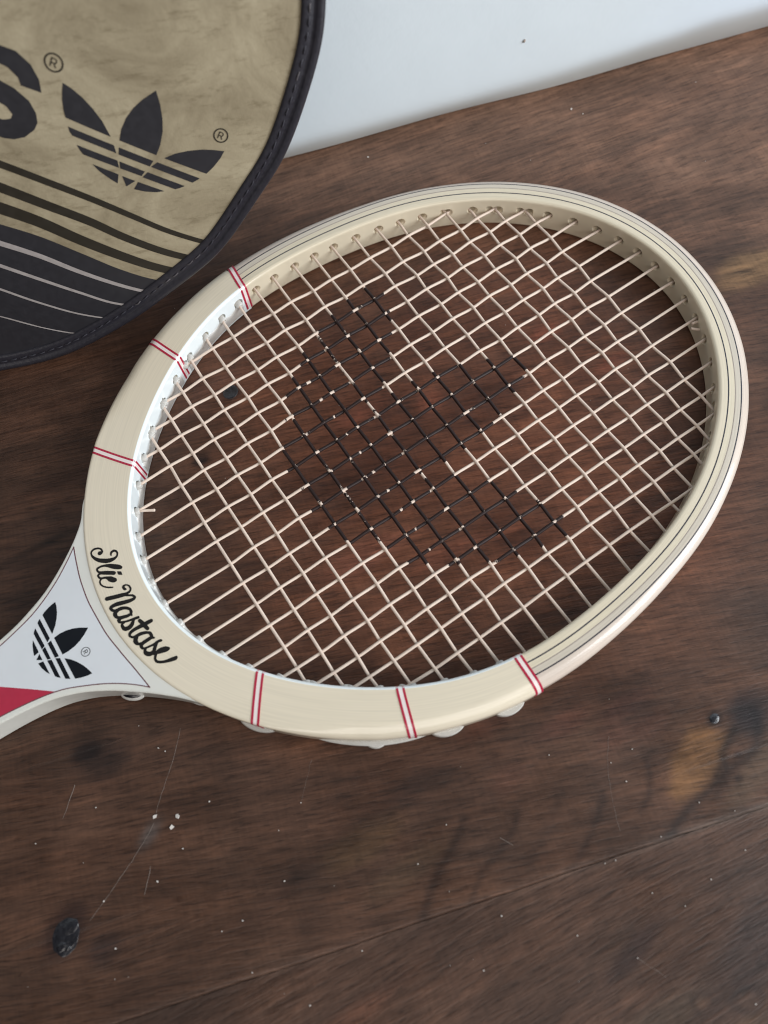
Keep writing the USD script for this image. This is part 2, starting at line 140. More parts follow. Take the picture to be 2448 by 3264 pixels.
M['ash'] = ash('lacquered_ash', (0.68, 0.605, 0.46)); M['ash_grey'] = ash('lacquered_ash_grey', (0.59, 0.53, 0.44)); M['ash_pale'] = ash('lacquered_ash_pale', (0.60, 0.515, 0.44), 0.36)
M['cream'] = ash('cream_lacquer', (0.735, 0.66, 0.52), 0.2, 0.07)
M['white'] = simple('white_lacquer', (0.66, 0.69, 0.72), 0.22, 0.02, 50, 0.0, coat_weight=0.4, coat_roughness=0.06)
M['throat'] = simple('throat_lacquer', (0.68, 0.68, 0.63), 0.24, 0.02, 50, 0.0, coat_weight=0.4, coat_roughness=0.06)
M['liner'] = simple('white_liner', (0.80, 0.86, 0.87), 0.18, 0.02, 50, 0.0, coat_weight=0.5, coat_roughness=0.05)
M['margin'] = simple('white_margin', (0.72, 0.68, 0.66), 0.25, 0.02, 50)
M['veneer'] = simple('dark_veneer', (0.045, 0.042, 0.05), 0.4); M['veneer_faint'] = simple('faint_veneer', (0.33, 0.28, 0.24), 0.4)
M['red'] = simple('red_paint', (0.42, 0.022, 0.055), 0.3, 0.05, 90); M['band_white'] = simple('band_white', (0.80, 0.72, 0.69), 0.28, 0.03, 120)
M['black'] = simple('black_print', (0.005, 0.0065, 0.010), 0.4, 0.1, 80, specular_ior_level=0.22); M['ink'] = simple('script_ink', (0.012, 0.0105, 0.010), 0.45, 0.15, 300, specular_ior_level=0.25)
M['line'] = simple('brown_line', (0.13, 0.05, 0.06), 0.4)
M['clear'] = simple('milky_plastic', (0.62, 0.605, 0.57), 0.2, 0.05, 100, 0.0, transmission_weight=0.15)
M['string'] = mat('nylon_string', {'a': ('attribute', {'attribute': 'paint'}), 't': ('texture_coordinate', {}),
    'n': ('noise_texture', {'scale': 900, 'detail': 4, 'roughness': 0.7}), 'w': ('map_range', {'from_min': 0.25, 'from_max': 0.75, 'to_min': -0.42, 'to_max': 0.42}), 's': ('math', {'math_type': 'add'}),
    'k': ('rgb_ramp', {'ramp': [(0.46, (0, 0, 0)), (0.54, (1, 1, 1))]}), 'x': ('mix_color', {'blend_type': 'mix', 'a': (0.70, 0.575, 0.485), 'b': (0.021, 0.011, 0.010)}),
    'p': ('principled_bsdf', {'roughness': 0.5, 'specular_ior_level': 0.3})},
    [('t.object', 'n.vector'), ('n.fac', 'w.value'), ('w.result', 's.value1'), ('a.fac', 's.value2'), ('s.value', 'k.fac'), ('k.color', 'x.fac'), ('x.result', 'p.base_color')])
M['vinyl'] = mat('cream_vinyl', {'t': ('texture_coordinate', {}), 'n': ('noise_texture', {'scale': 26, 'detail': 8, 'roughness': 0.68, 'distortion': 0.6}), 'n2': ('noise_texture', {'scale': 420, 'detail': 3, 'roughness': 0.6}),
    'm3': ('mapping', {'mapping_type': 'point', 'scale': (90, 330, 90), 'rotation': (0, 0, 0.9)}), 'n3': ('noise_texture', {'scale': 1, 'detail': 5, 'roughness': 0.7}),
    'r': ('rgb_ramp', {'ramp': [(0.30, (0.20, 0.162, 0.102)), (0.5, (0.32, 0.272, 0.182)), (0.68, (0.41, 0.355, 0.245))]}),
    'r3': ('rgb_ramp', {'ramp': [(0.30, (0.55, 0.52, 0.46)), (0.46, (1, 1, 1))]}), 'x': ('mix_color', {'blend_type': 'multiply', 'fac': 0.6}),
    'b': ('bump', {'strength': 0.4, 'distance': 0.0004}), 'p': ('principled_bsdf', {'roughness': 0.55, 'specular_ior_level': 0.3})},
    [('t.object', 'n.vector'), ('t.object', 'n2.vector'), ('t.object', 'm3.vector'), ('m3.vector', 'n3.vector'), ('n.fac', 'r.fac'), ('n3.fac', 'r3.fac'), ('r.color', 'x.a'), ('r3.color', 'x.b'), ('x.result', 'p.base_color'), ('n2.fac', 'b.height'), ('b.normal', 'p.normal')])
M['navy'] = simple('navy_vinyl', (0.022, 0.021, 0.028), 0.4, 0.12, 500, 0.0003); M['print'] = simple('navy_print', (0.021, 0.0205, 0.025), 0.5, 0.1, 300)
M['print_brown'] = simple('olive_print', (0.022, 0.018, 0.012), 0.5, 0.1, 300)
M['pale_print'] = simple('pale_line', (0.33, 0.30, 0.29), 0.5, 0.12, 400); M['thread'] = simple('stitch_thread', (0.035, 0.034, 0.045), 0.6, 0.3, 900); M['thread_pale'] = simple('stitch_pale', (0.10, 0.092, 0.10), 0.6, 0.3, 900)
M['dust'] = simple('pale_dust', (0.62, 0.58, 0.54), 0.8); M['scratch'] = simple('pale_scratch', (0.17, 0.135, 0.115), 0.6); M['seam'] = simple('seam_dust', (0.14, 0.115, 0.10), 0.8, 0.4, 300)
M['knot'] = simple('resin_knot', (0.016, 0.016, 0.020), 0.26, 0.3, 260, 0.0010, coat_weight=0.5, coat_roughness=0.2)

# ------------------------------------------------------------------ floor of two wide oak planks, wall
rng = np.random.default_rng(7)
def gnoise(X, Y, fx, fy, seed, oct=4):
    out = 0; a = 1.0; tot = 0
    for o in range(oct):
        p = np.c_[X.ravel() * fx * 2**o + 17.3 * o, Y.ravel() * fy * 2**o - 9.1 * o, np.full(X.size, seed * 3.7 + o)]
        out = out + a * meshkit.noise(p, seed + o).reshape(X.shape); tot += a; a *= 0.55
    return out / tot
KNOTS = [(-188.9, -100.1, 9, 7), (-208.6, -168.5, 9, 10), (-89.2, 52.7, 6, 8), (-194.2, -176.2, 8, 7), (92.0, -182.0, 10, 10), (-112, 20, 7, 4)]
def fine(x0, x1, a, b, h):
    c = list(np.arange(a, b, h)); return np.array(sorted(set([x0] + list(np.arange(x0, a, 12)) + c + list(np.arange(b, x1, 12)) + [x1])))
def plank(y0, y1, idx, x0=-620., x1=720.):
    xs = fine(x0, x1, -265, 262, 1.2); ya, yb = max(y0, -290), min(y1, 205)
    ys = fine(y0, y1, ya, yb, 1.2); ys[0] = y0; ys[-1] = y1
    X, Y = np.meshgrid(xs, ys)
    wobx = 0.45 * meshkit.noise(np.c_[xs / 38., xs * 0, xs * 0 + 2.], 5) + 0.15 * meshkit.noise(np.c_[xs / 7., xs * 0, xs * 0 + 4.], 6)
    sd_ = (Y - y0 if idx == 0 else y1 - Y); Y = Y + wobx[None, :] * np.exp(-sd_ / 6.0)
    # bent grain: fibres swing round the knots
    s = Y + 2.2 * gnoise(X, Y, 1 / 130., 1 / 60., 3 + idx) + 0.8 * gnoise(X, Y, 1 / 40., 1 / 25., 5 + idx) + X * (0.12 - 0.2 * np.clip((Y - 20) / 110, 0, 1) if idx == 0 else -0.10 + 0.002 * (Y + 205))
    for kx, ky, kr, amp in KNOTS:
        d = np.hypot((X - kx) / 2.2, Y - ky); s = s + amp * np.sign(Y - ky) * np.exp(-(d / (kr * 1.6))**2) * -0.6
    seam = (Y - y0 if idx == 0 else y1 - Y)
    z = 0.10 * gnoise(X, Y, 1 / 90., 1 / 40., 11 + idx) 
    # broad colour of the oak itself, with some sheen and shade painted in
    base = np.array([0.0335, 0.0193, 0.0132]) if idx == 0 else np.array([0.0335, 0.0203, 0.0148])
    T = np.ones(X.shape + (3,)) * base
    n1 = gnoise(X, s, 1 / 90., 1 / 14., 21 + idx, 5)[..., None]; n2 = gnoise(X, Y, 1 / 60., 1 / 45., 31 + idx, 4)[..., None]; n3 = gnoise(X, s, 1 / 45., 1 / 9., 41 + idx, 4)[..., None]
    T = T * np.exp(0.75 * n1) * np.exp(0.42 * n2)
    T = T * (1 + np.clip(n3, 0, 1) * np.array([0.5, 0.26, 0.10]))
    def blob(cx, cy, rx, ry, rot=0.15, soft=0.35, wob=0.5):
        c, q = math.cos(rot), math.sin(rot); u = ((X - cx) * c + (Y - cy) * q) / rx; v = (-(X - cx) * q + (Y - cy) * c) / ry
        d = np.hypot(u, v) + wob * gnoise(X, s, 1 / 22., 1 / 9., int(abs(cx) + abs(cy)) % 97, 4)
        return 1 / (1 + np.exp((d - 1) / soft * 3))
    def blend(m, col, k=1.0):
        nonlocal T; T = T * (1 - m[..., None] * k) + np.array(col) * m[..., None] * k
    def mul(m, f):
        nonlocal T; T = T * (1 + m[..., None] * (np.array(f) - 1))
    if idx == 0:
        wx, wy = 2.2 * gnoise(X, Y, 1 / 9., 1 / 7., 61, 4), 2.2 * gnoise(X, Y, 1 / 9., 1 / 7., 62, 4); near = np.where((np.hypot(X - 60, Y + 178) < 45).ravel())[0]; tanp = Polygon([(62.5, -166.5), (69.1, -168.0), (76.4, -172.8), (71.3, -179.0), (65.4, -184.9), (60.7, -188.3), (55.5, -190.5), (46.3, -190.5), (43.8, -186.9), (47.8, -181.5), (49.6, -175.3), (56.0, -171.4)]); pn = shapely.points((X + wx).ravel()[near], (Y + wy).ravel()[near]); mk = np.zeros(X.size)
        mk[near] = 1 / (1 + np.exp((shapely.distance(pn, tanp) - shapely.distance(pn, tanp.exterior) * shapely.contains(tanp, pn) - 0.2) / 0.9)); blend(mk.reshape(X.shape) * np.clip(0.9 + 0.5 * n1[..., 0], 0.4, 1), (0.165, 0.086, 0.038), 0.9)
        blend(blob(188, 38, 30, 15, 0.3, 0.25, 0.7), (0.20, 0.118, 0.058), 0.85)
        blend(blob(100, 8, 14, 5, 0.3), (0.15, 0.06, 0.04), 0.5); blend(blob(74, 35, 12, 6, 0.2), (0.14, 0.055, 0.035), 0.55)
        blend(blob(6, 16, 9, 7, 0.2), (0.17, 0.075, 0.05), 0.5); blend(blob(-30, 20, 16, 5, 0.2), (0.13, 0.06, 0.042), 0.5)
        blend(blob(-50, -52, 28, 8, 0.2), (0.12, 0.06, 0.045), 0.5); blend(blob(-12, -62, 22, 5, 0.2), (0.13, 0.063, 0.045), 0.5)
        blend(blob(20, -60, 13, 2.2, 0.15), (0.24, 0.12, 0.075), 0.55); blend(blob(-92, 60, 20, 5, 0.2), (0.105, 0.057, 0.042), 0.5)
        for cx, cy in ((40, -150), (10, -150), (-20, -140)): blend(blob(cx, cy, 16, 6, 0.2), (0.11, 0.045, 0.032), 0.4)
        blend(blob(-85, -170, 24, 9, 0.3), (0.105, 0.062, 0.03), 0.5); blend(blob(-70, -185, 24, 7, 0.3), (0.09, 0.058, 0.034), 0.4)
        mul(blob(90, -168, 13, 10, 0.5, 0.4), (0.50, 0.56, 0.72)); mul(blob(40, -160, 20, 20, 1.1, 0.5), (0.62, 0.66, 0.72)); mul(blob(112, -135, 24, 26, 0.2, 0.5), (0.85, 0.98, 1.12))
        blend(blob(78, -192, 20, 7, 0.5), (0.10, 0.068, 0.045), 0.6)
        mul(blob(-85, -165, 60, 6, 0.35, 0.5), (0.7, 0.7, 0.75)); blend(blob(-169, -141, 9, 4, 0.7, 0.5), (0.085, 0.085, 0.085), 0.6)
        # growth rings cut flat: slanting dark arcs towards the seam
        m = np.clip((-150 - Y) / 30, 0, 1) * np.clip((X + 110) / 50, 0, 1)
        arcs = [[(-18, -176), (-23.7, -183.1), (-40.6, -194.3), (-49.2, -204.9)], [(-40, -172), (-46.3, -179.1), (-59.3, -191.3), (-67.9, -202.7)], [(2, -174), (-2.4, -180.3), (-12.9, -189.2), (-20.5, -195.9)], [(18, -180), (10.0, -189.7), (1.9, -197.3), (-7.5, -203.4)], [(72, -180), (60.8, -190.2), (43.9, -198.1), (35.6, -202.9)], [(92, -168), (84, -182), (69.9, -187.0), (62, -193)], [(40, -172), (37, -184), (30, -190)], [(80.0, -171.9), (76.5, -174.8), (70.5, -180.7), (70.3, -185.5), (63.4, -189.1), (54.4, -193.0), (43.9, -198.1), (36.1, -203.1)]]
        P_ = np.c_[X.ravel() + 3.0 * gnoise(X, Y, 1 / 14., 1 / 9., 71, 4).ravel(), Y.ravel() + 2.0 * gnoise(X, Y, 1 / 12., 1 / 9., 72, 4).ravel()]; sel_ = np.where((P_[:, 1] < -160) & (np.abs(P_[:, 0]) < 130))[0]; pt_ = shapely.points(P_[sel_]); ln = np.zeros(X.size)
        for k_, a_ in enumerate(arcs): ln[sel_] = np.maximum(ln[sel_], np.exp(-(shapely.distance(pt_, LineString(smooth_curve(a_, 2.0))) / (1.6 + 0.5 * (k_ % 3)))**2) * (0.6, 0.8, 0.45, 0.6, 0.9, 0.9, 0.7, 1.1)[k_])
        mul(ln.reshape(X.shape) * np.clip(0.75 + 0.6 * gnoise(X, Y, 1 / 8., 1 / 8., 74, 3), 0, 1), (0.42, 0.44, 0.5))
        for cx, cy, rx, ry in ((-188.9, -100.1, 8, 5), (-112, 20, 5, 3), (-89, 52.5, 5.5, 4.5)): mul(blob(cx, cy, rx, ry, 0.1, 0.35, 0.3), (0.33, 0.33, 0.42))
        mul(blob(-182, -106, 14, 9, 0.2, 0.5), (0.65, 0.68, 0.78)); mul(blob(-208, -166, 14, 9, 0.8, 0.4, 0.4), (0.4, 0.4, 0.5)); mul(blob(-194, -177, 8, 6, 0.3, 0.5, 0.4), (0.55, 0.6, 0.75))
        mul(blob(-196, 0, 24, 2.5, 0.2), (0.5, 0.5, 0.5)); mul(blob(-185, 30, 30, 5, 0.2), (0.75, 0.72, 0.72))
        hz = np.exp(-((X - 10) / 110)**4 - ((Y + 5) / 105)**4); nr_ = gnoise(X, s, 1 / 26., 1 / 8., 83, 5); mul(hz * np.clip(nr_ * 2.2 + 0.25, 0, 1), (2.3, 1.75, 1.5)); mul(hz * np.clip(-nr_ * 2.0, 0, 1), (0.62, 0.6, 0.62))
        for cx, cy, rx, ry in ((-10, 50, 6, 5), (-8, 75, 9, 5), (21, 77, 10, 5), (60, 60, 10, 6), (44, 30, 9, 5)): blend(blob(cx, cy, rx, ry, -0.1, 0.4, 0.5), (0.125, 0.062, 0.04), 0.55)
        mul(blob(86, -169, 9, 9, 0.3, 0.45, 0.4), (0.42, 0.48, 0.66)); mul(blob(72.8, -166.4, 4, 3.4, 0.2, 0.4, 0.3), (0.35, 0.36, 0.42)); mul(blob(72, -191.3, 2.2, 1.8, 0, 0.4, 0.3), (0.4, 0.36, 0.36)); mul(blob(75.9, -182.3, 2, 1.6, 0, 0.4, 0.3), (0.5, 0.46, 0.5))
        for cx, cy in ((29.8, -160.2), (45.8, -160.1), (-18.7, -163.5)): blend(blob(cx, cy, 11, 6, 0.25, 0.5), (0.105, 0.048, 0.033), 0.5)
        # sheen near the wall, painted into the tint as a paler strip
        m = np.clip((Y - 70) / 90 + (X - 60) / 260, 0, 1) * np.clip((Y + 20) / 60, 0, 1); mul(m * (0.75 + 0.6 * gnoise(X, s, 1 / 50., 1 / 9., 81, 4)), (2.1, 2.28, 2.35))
        for cx, cy, rx, ry, ro_ in ((14, 62, 20, 13, 0.9), (-25, 5, 36, 34, 0.3), (34, 10, 22, 12, 0.3), (20, -62, 16, 16, 0.3)): mul(blob(cx, cy, rx, ry, ro_, 0.6, 0.35), (0.72, 0.68, 0.68))  # shade below the stencilled emblem, painted into the board colour
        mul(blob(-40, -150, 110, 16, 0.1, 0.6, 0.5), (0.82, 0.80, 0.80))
    else:
        mul(blob(-118, -232, 50, 6, 0.3), (1.2, 1.02, 0.95)); blend(blob(0, -265, 30, 10, 0.3), (0.075, 0.062, 0.045), 0.4); blend(blob(35, -275, 14, 6, 0.4), (0.12, 0.075, 0.045), 0.4)
        mul(blob(5, -238, 20, 5, 0.5), (0.65, 0.65, 0.75)); mul(blob(50, -250, 22, 14, 0.7), (0.72, 0.8, 0.95))
        for cx, cy, rr_ in ((24, -261, 8), (40, -265, 9), (53, -254, 8)): d_ = np.hypot(X - cx, (Y - cy) * 1.3) + 9 * gnoise(X, Y, 1 / 14., 1 / 12., 88, 4); mul(np.exp(-((d_ - rr_) / 1.6)**2), (0.66, 0.66, 0.7)); mul(np.exp(-(d_ / rr_ * 1.3)**2), (1.35, 1.3, 1.15))
        g = X * 0.5 - 1.2 * (Y + 250) + 4 * gnoise(X, Y, 1 / 20., 1 / 12., 73, 4); mul(np.clip(np.sin(g / 4.2), 0, 1) * blob(20, -262, 50, 22, 0.3) * 0.7, (0.62, 0.6, 0.62))
    T_SCALE = 1
    worn = np.exp(-np.maximum(seam, 0) / 1.3) * np.clip(0.55 + 0.9 * gnoise(X, Y, 1 / 30., 1 / 30., 91 + idx), 0, 1)
    blend(np.clip(worn * np.clip((X + 60) / 120, 0.3, 1), 0, 1) * (0.8 if idx == 0 else 0.3), (0.17, 0.15, 0.135))
    v = np.c_[X.ravel(), Y.ravel(), z.ravel()] * MM; ny, nx = X.shape
    i, j = np.meshgrid(np.arange(ny - 1), np.arange(nx - 1), indexing='ij'); a = (i * nx + j).ravel()
    f = np.c_[a, a + 1, a + nx + 1, a + nx]
    # sides and underside
    loop = np.r_[np.arange(nx), np.arange(1, ny) * nx + nx - 1, (ny - 1) * nx + np.arange(nx - 2, -1, -1), np.arange(ny - 2, 0, -1) * nx]
    low = v[loop].copy(); low[:, 2] = -0.03; n0 = len(v); k = np.arange(len(loop)); k2 = (k + 1) % len(loop)
    f2 = np.c_[loop[k2], loop[k], n0 + k, n0 + k2]
    v = np.vstack([v, low]); T = np.clip(T, 0.004, 0.8).reshape(-1, 3); T = np.vstack([T, T[loop]])
    gr = np.c_[X.ravel(), s.ravel(), np.full(X.size, 0)] * MM + np.array([3.1 * idx, 1.7 * idx, 0]); gr = np.vstack([gr, gr[loop]])
    return (v, np.vstack([f, f2])), {'tint': T, 'grain': gr}
fl = thing('floor', None, None); tag(fl, kind='structure')
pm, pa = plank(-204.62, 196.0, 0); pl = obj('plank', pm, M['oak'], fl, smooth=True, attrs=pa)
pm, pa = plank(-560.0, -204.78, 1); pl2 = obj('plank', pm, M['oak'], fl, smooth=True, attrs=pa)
sb = trimesh.creation.box((1.3, 0.002, 0.02)); sb.apply_translation([0.05, -0.2047, -0.0111]); obj('seam_dirt', sb, M['seam'], fl, smooth=False)
# glossy resin knot, scratches
def lump(cx, cy, rx, ry, h, seed, rot=0.6, rough=0.22):
    m = trimesh.creation.icosphere(subdivisions=4); p = m.vertices.copy(); n = rough * meshkit.noise(p * 2.3 + seed, seed)[:, None]; p = p * (1 + n)
    p *= [rx, ry, h]; c, q = math.cos(rot), math.sin(rot); p = np.c_[p[:, 0] * c - p[:, 1] * q, p[:, 0] * q + p[:, 1] * c, p[:, 2]]
    return trimesh.Trimesh(p * MM + np.array([cx, cy, 0]) * MM, m.faces, process=False)
obj('resin_knot', trimesh.util.concatenate([lump(-208.6, -168.6, 6.2, 4.6, 0.35, 3, 1.2, 0.3), lump(-206.6, -165.8, 3.6, 2.8, 0.55, 5), lump(-210.6, -171.6, 2.2, 1.8, 0.6, 8), lump(-208.2, -172.8, 1.3, 1.0, 0.7, 11)]), M['knot'], pl, smooth=True)
obj('resin_knot', lump(72.8, -166.4, 2.2, 1.8, 0.45, 6, 0.6, 0.12), M['knot'], pl, smooth=True)
obj('resin_knot', lump(-89.2, 52.7, 4.0, 3.5, 0.45, 9, 0.6, 0.06), M['knot'], pl, smooth=True)
def scr(pts, w, name='scratch'):
    p = smooth_curve(np.array(pts) + 0.0, 2.0); p = p + rng.normal(0, 0.12, p.shape); ww = 0.7 * w * (0.5 + 0.7 * rng.random(len(p)))
    obj(name, tube(np.c_[p, np.full(len(p), 0.06)] * MM, ww * MM, 5), M['scratch'], pl, smooth=True)
scr([(-147.6, -102.6), (-154.5, -116.6), (-160.6, -126.5), (-164.8, -133.8)], 0.13); scr([(-166, -137), (-175.4, -146.5), (-184.7, -154.6), (-198.1, -165.6)], 0.15)
scr([(-170.7, -152.9), (-172.7, -158.2), (-175.0, -162.8)], 0.16); scr([(-196, -112), (-203, -124)], 0.2); scr([(27.4, -160), (20, -180), (17.5, -196)], 0.09)
scr([(6.1, -239.9), (14, -249)], 0.14); scr([(-104.9, -147.4), (-96, -132)], 0.07); scr([(-30, -184), (-26.0, -188.2)], 0.2)
W = [(-1.2, 0.1895, -0.03), (1.4, 0.1895, -0.03), (1.4, 0.1895, 1.6), (-1.2, 0.1895, 1.6)]
wl = tag(UsdGeom.Xform.Define(stage, '/World/wall').GetPrim(), kind='structure')
nx, nz = 240, 120; gx = np.linspace(-1.2, 1.4, nx); gz = np.r_[np.linspace(0.0006, 0.25, 90), np.linspace(0.28, 1.6, nz - 90)]
GX, GZ = np.meshgrid(gx, gz); wob = meshkit.noise(np.c_[GX.ravel() * 9, GZ.ravel() * 9, np.zeros(GX.size)], 4).reshape(GX.shape) * 0.0008
edge = np.exp(-GZ / 0.006) * (0.0012 + 0.0022 * meshkit.noise(np.c_[GX.ravel() * 14, GZ.ravel() * 0, np.ones(GX.size)], 9).reshape(GX.shape))
wv = np.c_[GX.ravel(), (0.1895 + wob + edge).ravel(), GZ.ravel()]; i, j = np.meshgrid(np.arange(nz - 1), np.arange(nx - 1), indexing='ij'); a = (i * nx + j).ravel()
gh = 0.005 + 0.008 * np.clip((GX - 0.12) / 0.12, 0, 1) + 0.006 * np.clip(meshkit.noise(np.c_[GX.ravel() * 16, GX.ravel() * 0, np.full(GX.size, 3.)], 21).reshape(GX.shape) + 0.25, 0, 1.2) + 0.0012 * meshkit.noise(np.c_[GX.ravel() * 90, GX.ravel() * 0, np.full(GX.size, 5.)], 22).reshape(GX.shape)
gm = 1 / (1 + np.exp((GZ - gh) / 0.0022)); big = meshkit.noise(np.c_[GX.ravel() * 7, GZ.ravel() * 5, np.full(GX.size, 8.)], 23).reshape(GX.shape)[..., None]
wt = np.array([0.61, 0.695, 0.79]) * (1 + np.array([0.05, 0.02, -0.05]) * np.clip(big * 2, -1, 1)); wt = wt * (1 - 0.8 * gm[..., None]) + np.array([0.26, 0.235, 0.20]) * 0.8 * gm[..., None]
obj('plaster', (wv, np.c_[a, a + 1, a + nx + 1, a + nx]), M['wall'], wl, smooth=True, attrs={'tint': wt.reshape(-1, 3)})
sp = lump(0, 0, 0.7, 0.35, 0.9, 4); sp.apply_translation([0.1155, 0.1893, 0.0375]); obj('scuff_mark', sp, M['veneer_faint'], wl, smooth=True)

# ------------------------------------------------------------------ the racket, in its own millimetres: u along the shaft towards the tip, v across, z = 0 the string plane
a17 = math.radians(17.0)
RK = thing('tennis_racket', 'cream wooden tennis racket with beige strings lying on the dark oak boards', 'tennis racket', Gf.Matrix4d().SetRotate(Gf.Rotation(Gf.Vec3d(0, 0, 1), 17.0)) * Gf.Matrix4d().SetTranslate(Gf.Vec3d(0, 0, 0.010)))
RI = [129.646, -1.811, 15.829, 0.293, 1.447, -0.759, 0.653]
_wt = np.radians([0, 20, 50, 70, 85, 105, 120, 135, 146, 160, 180]); _wv = np.array([15.8, 15.8, 14.8, 15.0, 15.8, 16.6, 18.0, 20.2, 20.7, 20.9, 21.3])
def ri(t): return sum(c * np.cos(k * t) for k, c in enumerate(RI))
def inner(t):
    t = np.asarray(t, float); e = 1e-4
    P = lambda q: np.stack([ri(q) * np.cos(q), ri(q) * np.sin(q)], -1)
    d = (P(t + e) - P(t - e)) / (2 * e); n = np.stack([d[..., 1], -d[..., 0]], -1); n /= np.linalg.norm(n, axis=-1)[..., None]
    return P(t), n
def width(t): return np.interp(np.abs((np.asarray(t) + np.pi) % (2 * np.pi) - np.pi), _wt, _wv)
ZTOP, ZBOT, RO, RIN = 9.0, -9.6, 6.0, 1.6
def ro_of(t): return np.interp(np.abs((np.asarray(t) + np.pi) % (2 * np.pi) - np.pi), np.radians([138, 152]), [6.0, 0.9])
def ztop(n, w, RO=6.0): # height of the rounded top surface at distance n from the inner wall
    n = np.asarray(n, float); z = np.full(np.broadcast(n, w).shape, ZTOP);
    q = np.clip(n - (w - RO), 0, RO); z = z - (RO - np.sqrt(np.maximum(RO**2 - q**2, 0)))
    q = np.clip(RIN - n, 0, RIN); return z - (RIN - np.sqrt(np.maximum(RIN**2 - q**2, 0)))
def zbot(n, w, RO=6.0): return -ztop(n, w, RO) + (ZBOT + ZTOP)
def ring(th, f0, f1, grow=0.0, closed=True, nn=None):
    """solid strip of the hoop between the distances f0(t) and f1(t) from the inner wall"""
    P, N = inner(th); w = width(th); ro = ro_of(th); a0, a1 = f0(th), f1(th); prof = []
    u = nn if nn is not None else np.r_[0, 1 - np.cos(np.linspace(0.25, np.pi / 2, 4)), ]
    u = np.unique(np.r_[np.linspace(0, 1, 9), 0.02, 0.05, 0.09, 0.93, 0.965, 0.99, 0.998])
    rows = []
    for k in list(u): n = a0 + (a1 - a0) * k; rows.append((n, ztop(n, w, ro)))
    for k in list(u[::-1]): n = a0 + (a1 - a0) * k; rows.append((n, zbot(n, w, ro)))
    m = len(rows); V = []
    for k, (n, z) in enumerate(rows):
        if grow: # swell outwards
            n = n + grow * np.clip((n / w - 0.5) * 2.4, -1, 1); z = z + grow * np.sign(z - (ZTOP + ZBOT) / 2)
        V.append(np.c_[P + N * n[:, None], z])
    V = np.stack(V, 1); L = len(th); idx = np.arange(L * m).reshape(L, m)
    A = idx if closed else idx[:-1]; Bn = np.roll(idx, -1, 0) if closed else idx[1:]
    f = np.stack([A, np.roll(A, -1, 1), np.roll(Bn, -1, 1), Bn], -1).reshape(-1, 4)
    f = np.vstack([f[:, [0, 1, 2]], f[:, [0, 2, 3]]]); v = V.reshape(-1, 3)
    if not closed:
        for row, flip in ((idx[0], False), (idx[-1], True)):
            c = len(v); v = np.vstack([v, v[row].mean(0)]); t = np.c_[np.full(m, c), np.roll(row, -1), row]
            f = np.vstack([f, t[:, ::-1] if flip else t])
    t = trimesh.Trimesh(v, f, process=False); t.merge_vertices(); t.update_faces(t.nondegenerate_faces())
    trimesh.repair.fix_normals(t); return t
def theta_of(v):
    x, y = v[:, 0], v[:, 1]; return np.arctan2(y, x), np.hypot(x, y) - ri(np.arctan2(y, x))
def grain_attr(m):
    t, n = theta_of(np.asarray(m.vertices)); return {'grain': np.c_[t * 0.13, n * MM, np.asarray(m.vertices)[:, 2] * 0]}
def emit(name, m, material, parent, smooth=30, grain=False, **kw):
    """mesh given in racket millimetres"""
    if hasattr(m, 'to_mesh'): q = m.to_mesh(); m = trimesh.Trimesh(q.vert_properties[:, :3], q.tri_verts, process=False)
    if isinstance(m, tuple): m = trimesh.Trimesh(m[0], np.asarray(m[1]) if np.asarray(m[1]).shape[1] == 3 else np.vstack([np.asarray(m[1])[:, [0, 1, 2]], np.asarray(m[1])[:, [0, 2, 3]]]), process=False)
    at = None
    if smooth is not False and smooth is not True: m = trimesh.graph.smooth_shade(m, angle=np.radians(smooth), facet_minarea=None); smooth = True
    if grain: at = grain_attr(m)
    m = m.copy(); m.apply_scale(MM); return obj(name, m, material, parent, smooth=smooth, attrs=at, **kw)
def man(t): return manifold3d.Manifold(manifold3d.Mesh(np.asarray(t.vertices, np.float32), np.asarray(t.faces, np.uint32)))

# strings: measured positions of 18 mains and 20 crosses and the small shifts at their crossings
OFFS = np.zeros((18, 20, 2))
for (i, j), (du, dv) in OFF.items(): OFFS[i, j] = (du, dv)
for j in range(20): OFFS[:, j, 0] -= 0.0
OFFS = np.clip(OFFS * 0.48, -0.5, 0.5)
MX, CY = np.array(MX), np.array(CY)
def hit(fixed, along_u, sign):
    t = np.linspace(-np.pi, np.pi, 7201); P, _ = inner(t); c = P[:, 1] if along_u else P[:, 0]; o = P[:, 0] if along_u else P[:, 1]
    k = np.where((np.diff(np.sign(c - fixed)) != 0) & (np.sign(o[:-1]) == sign))[0][0]; return o[k], t[k]
def paint_poly():
    out = []
    for p in TRE:
        p = np.array(p); out.append(Polygon(np.c_[(p[:, 0] + 205.2) * 5.0 - 67.5, (p[:, 1] - 0.3) * 4.25])  .buffer(2.7))
    return unary_union(out)
PP = paint_poly(); shapely.prepare(PP)
holes = []
strings = []
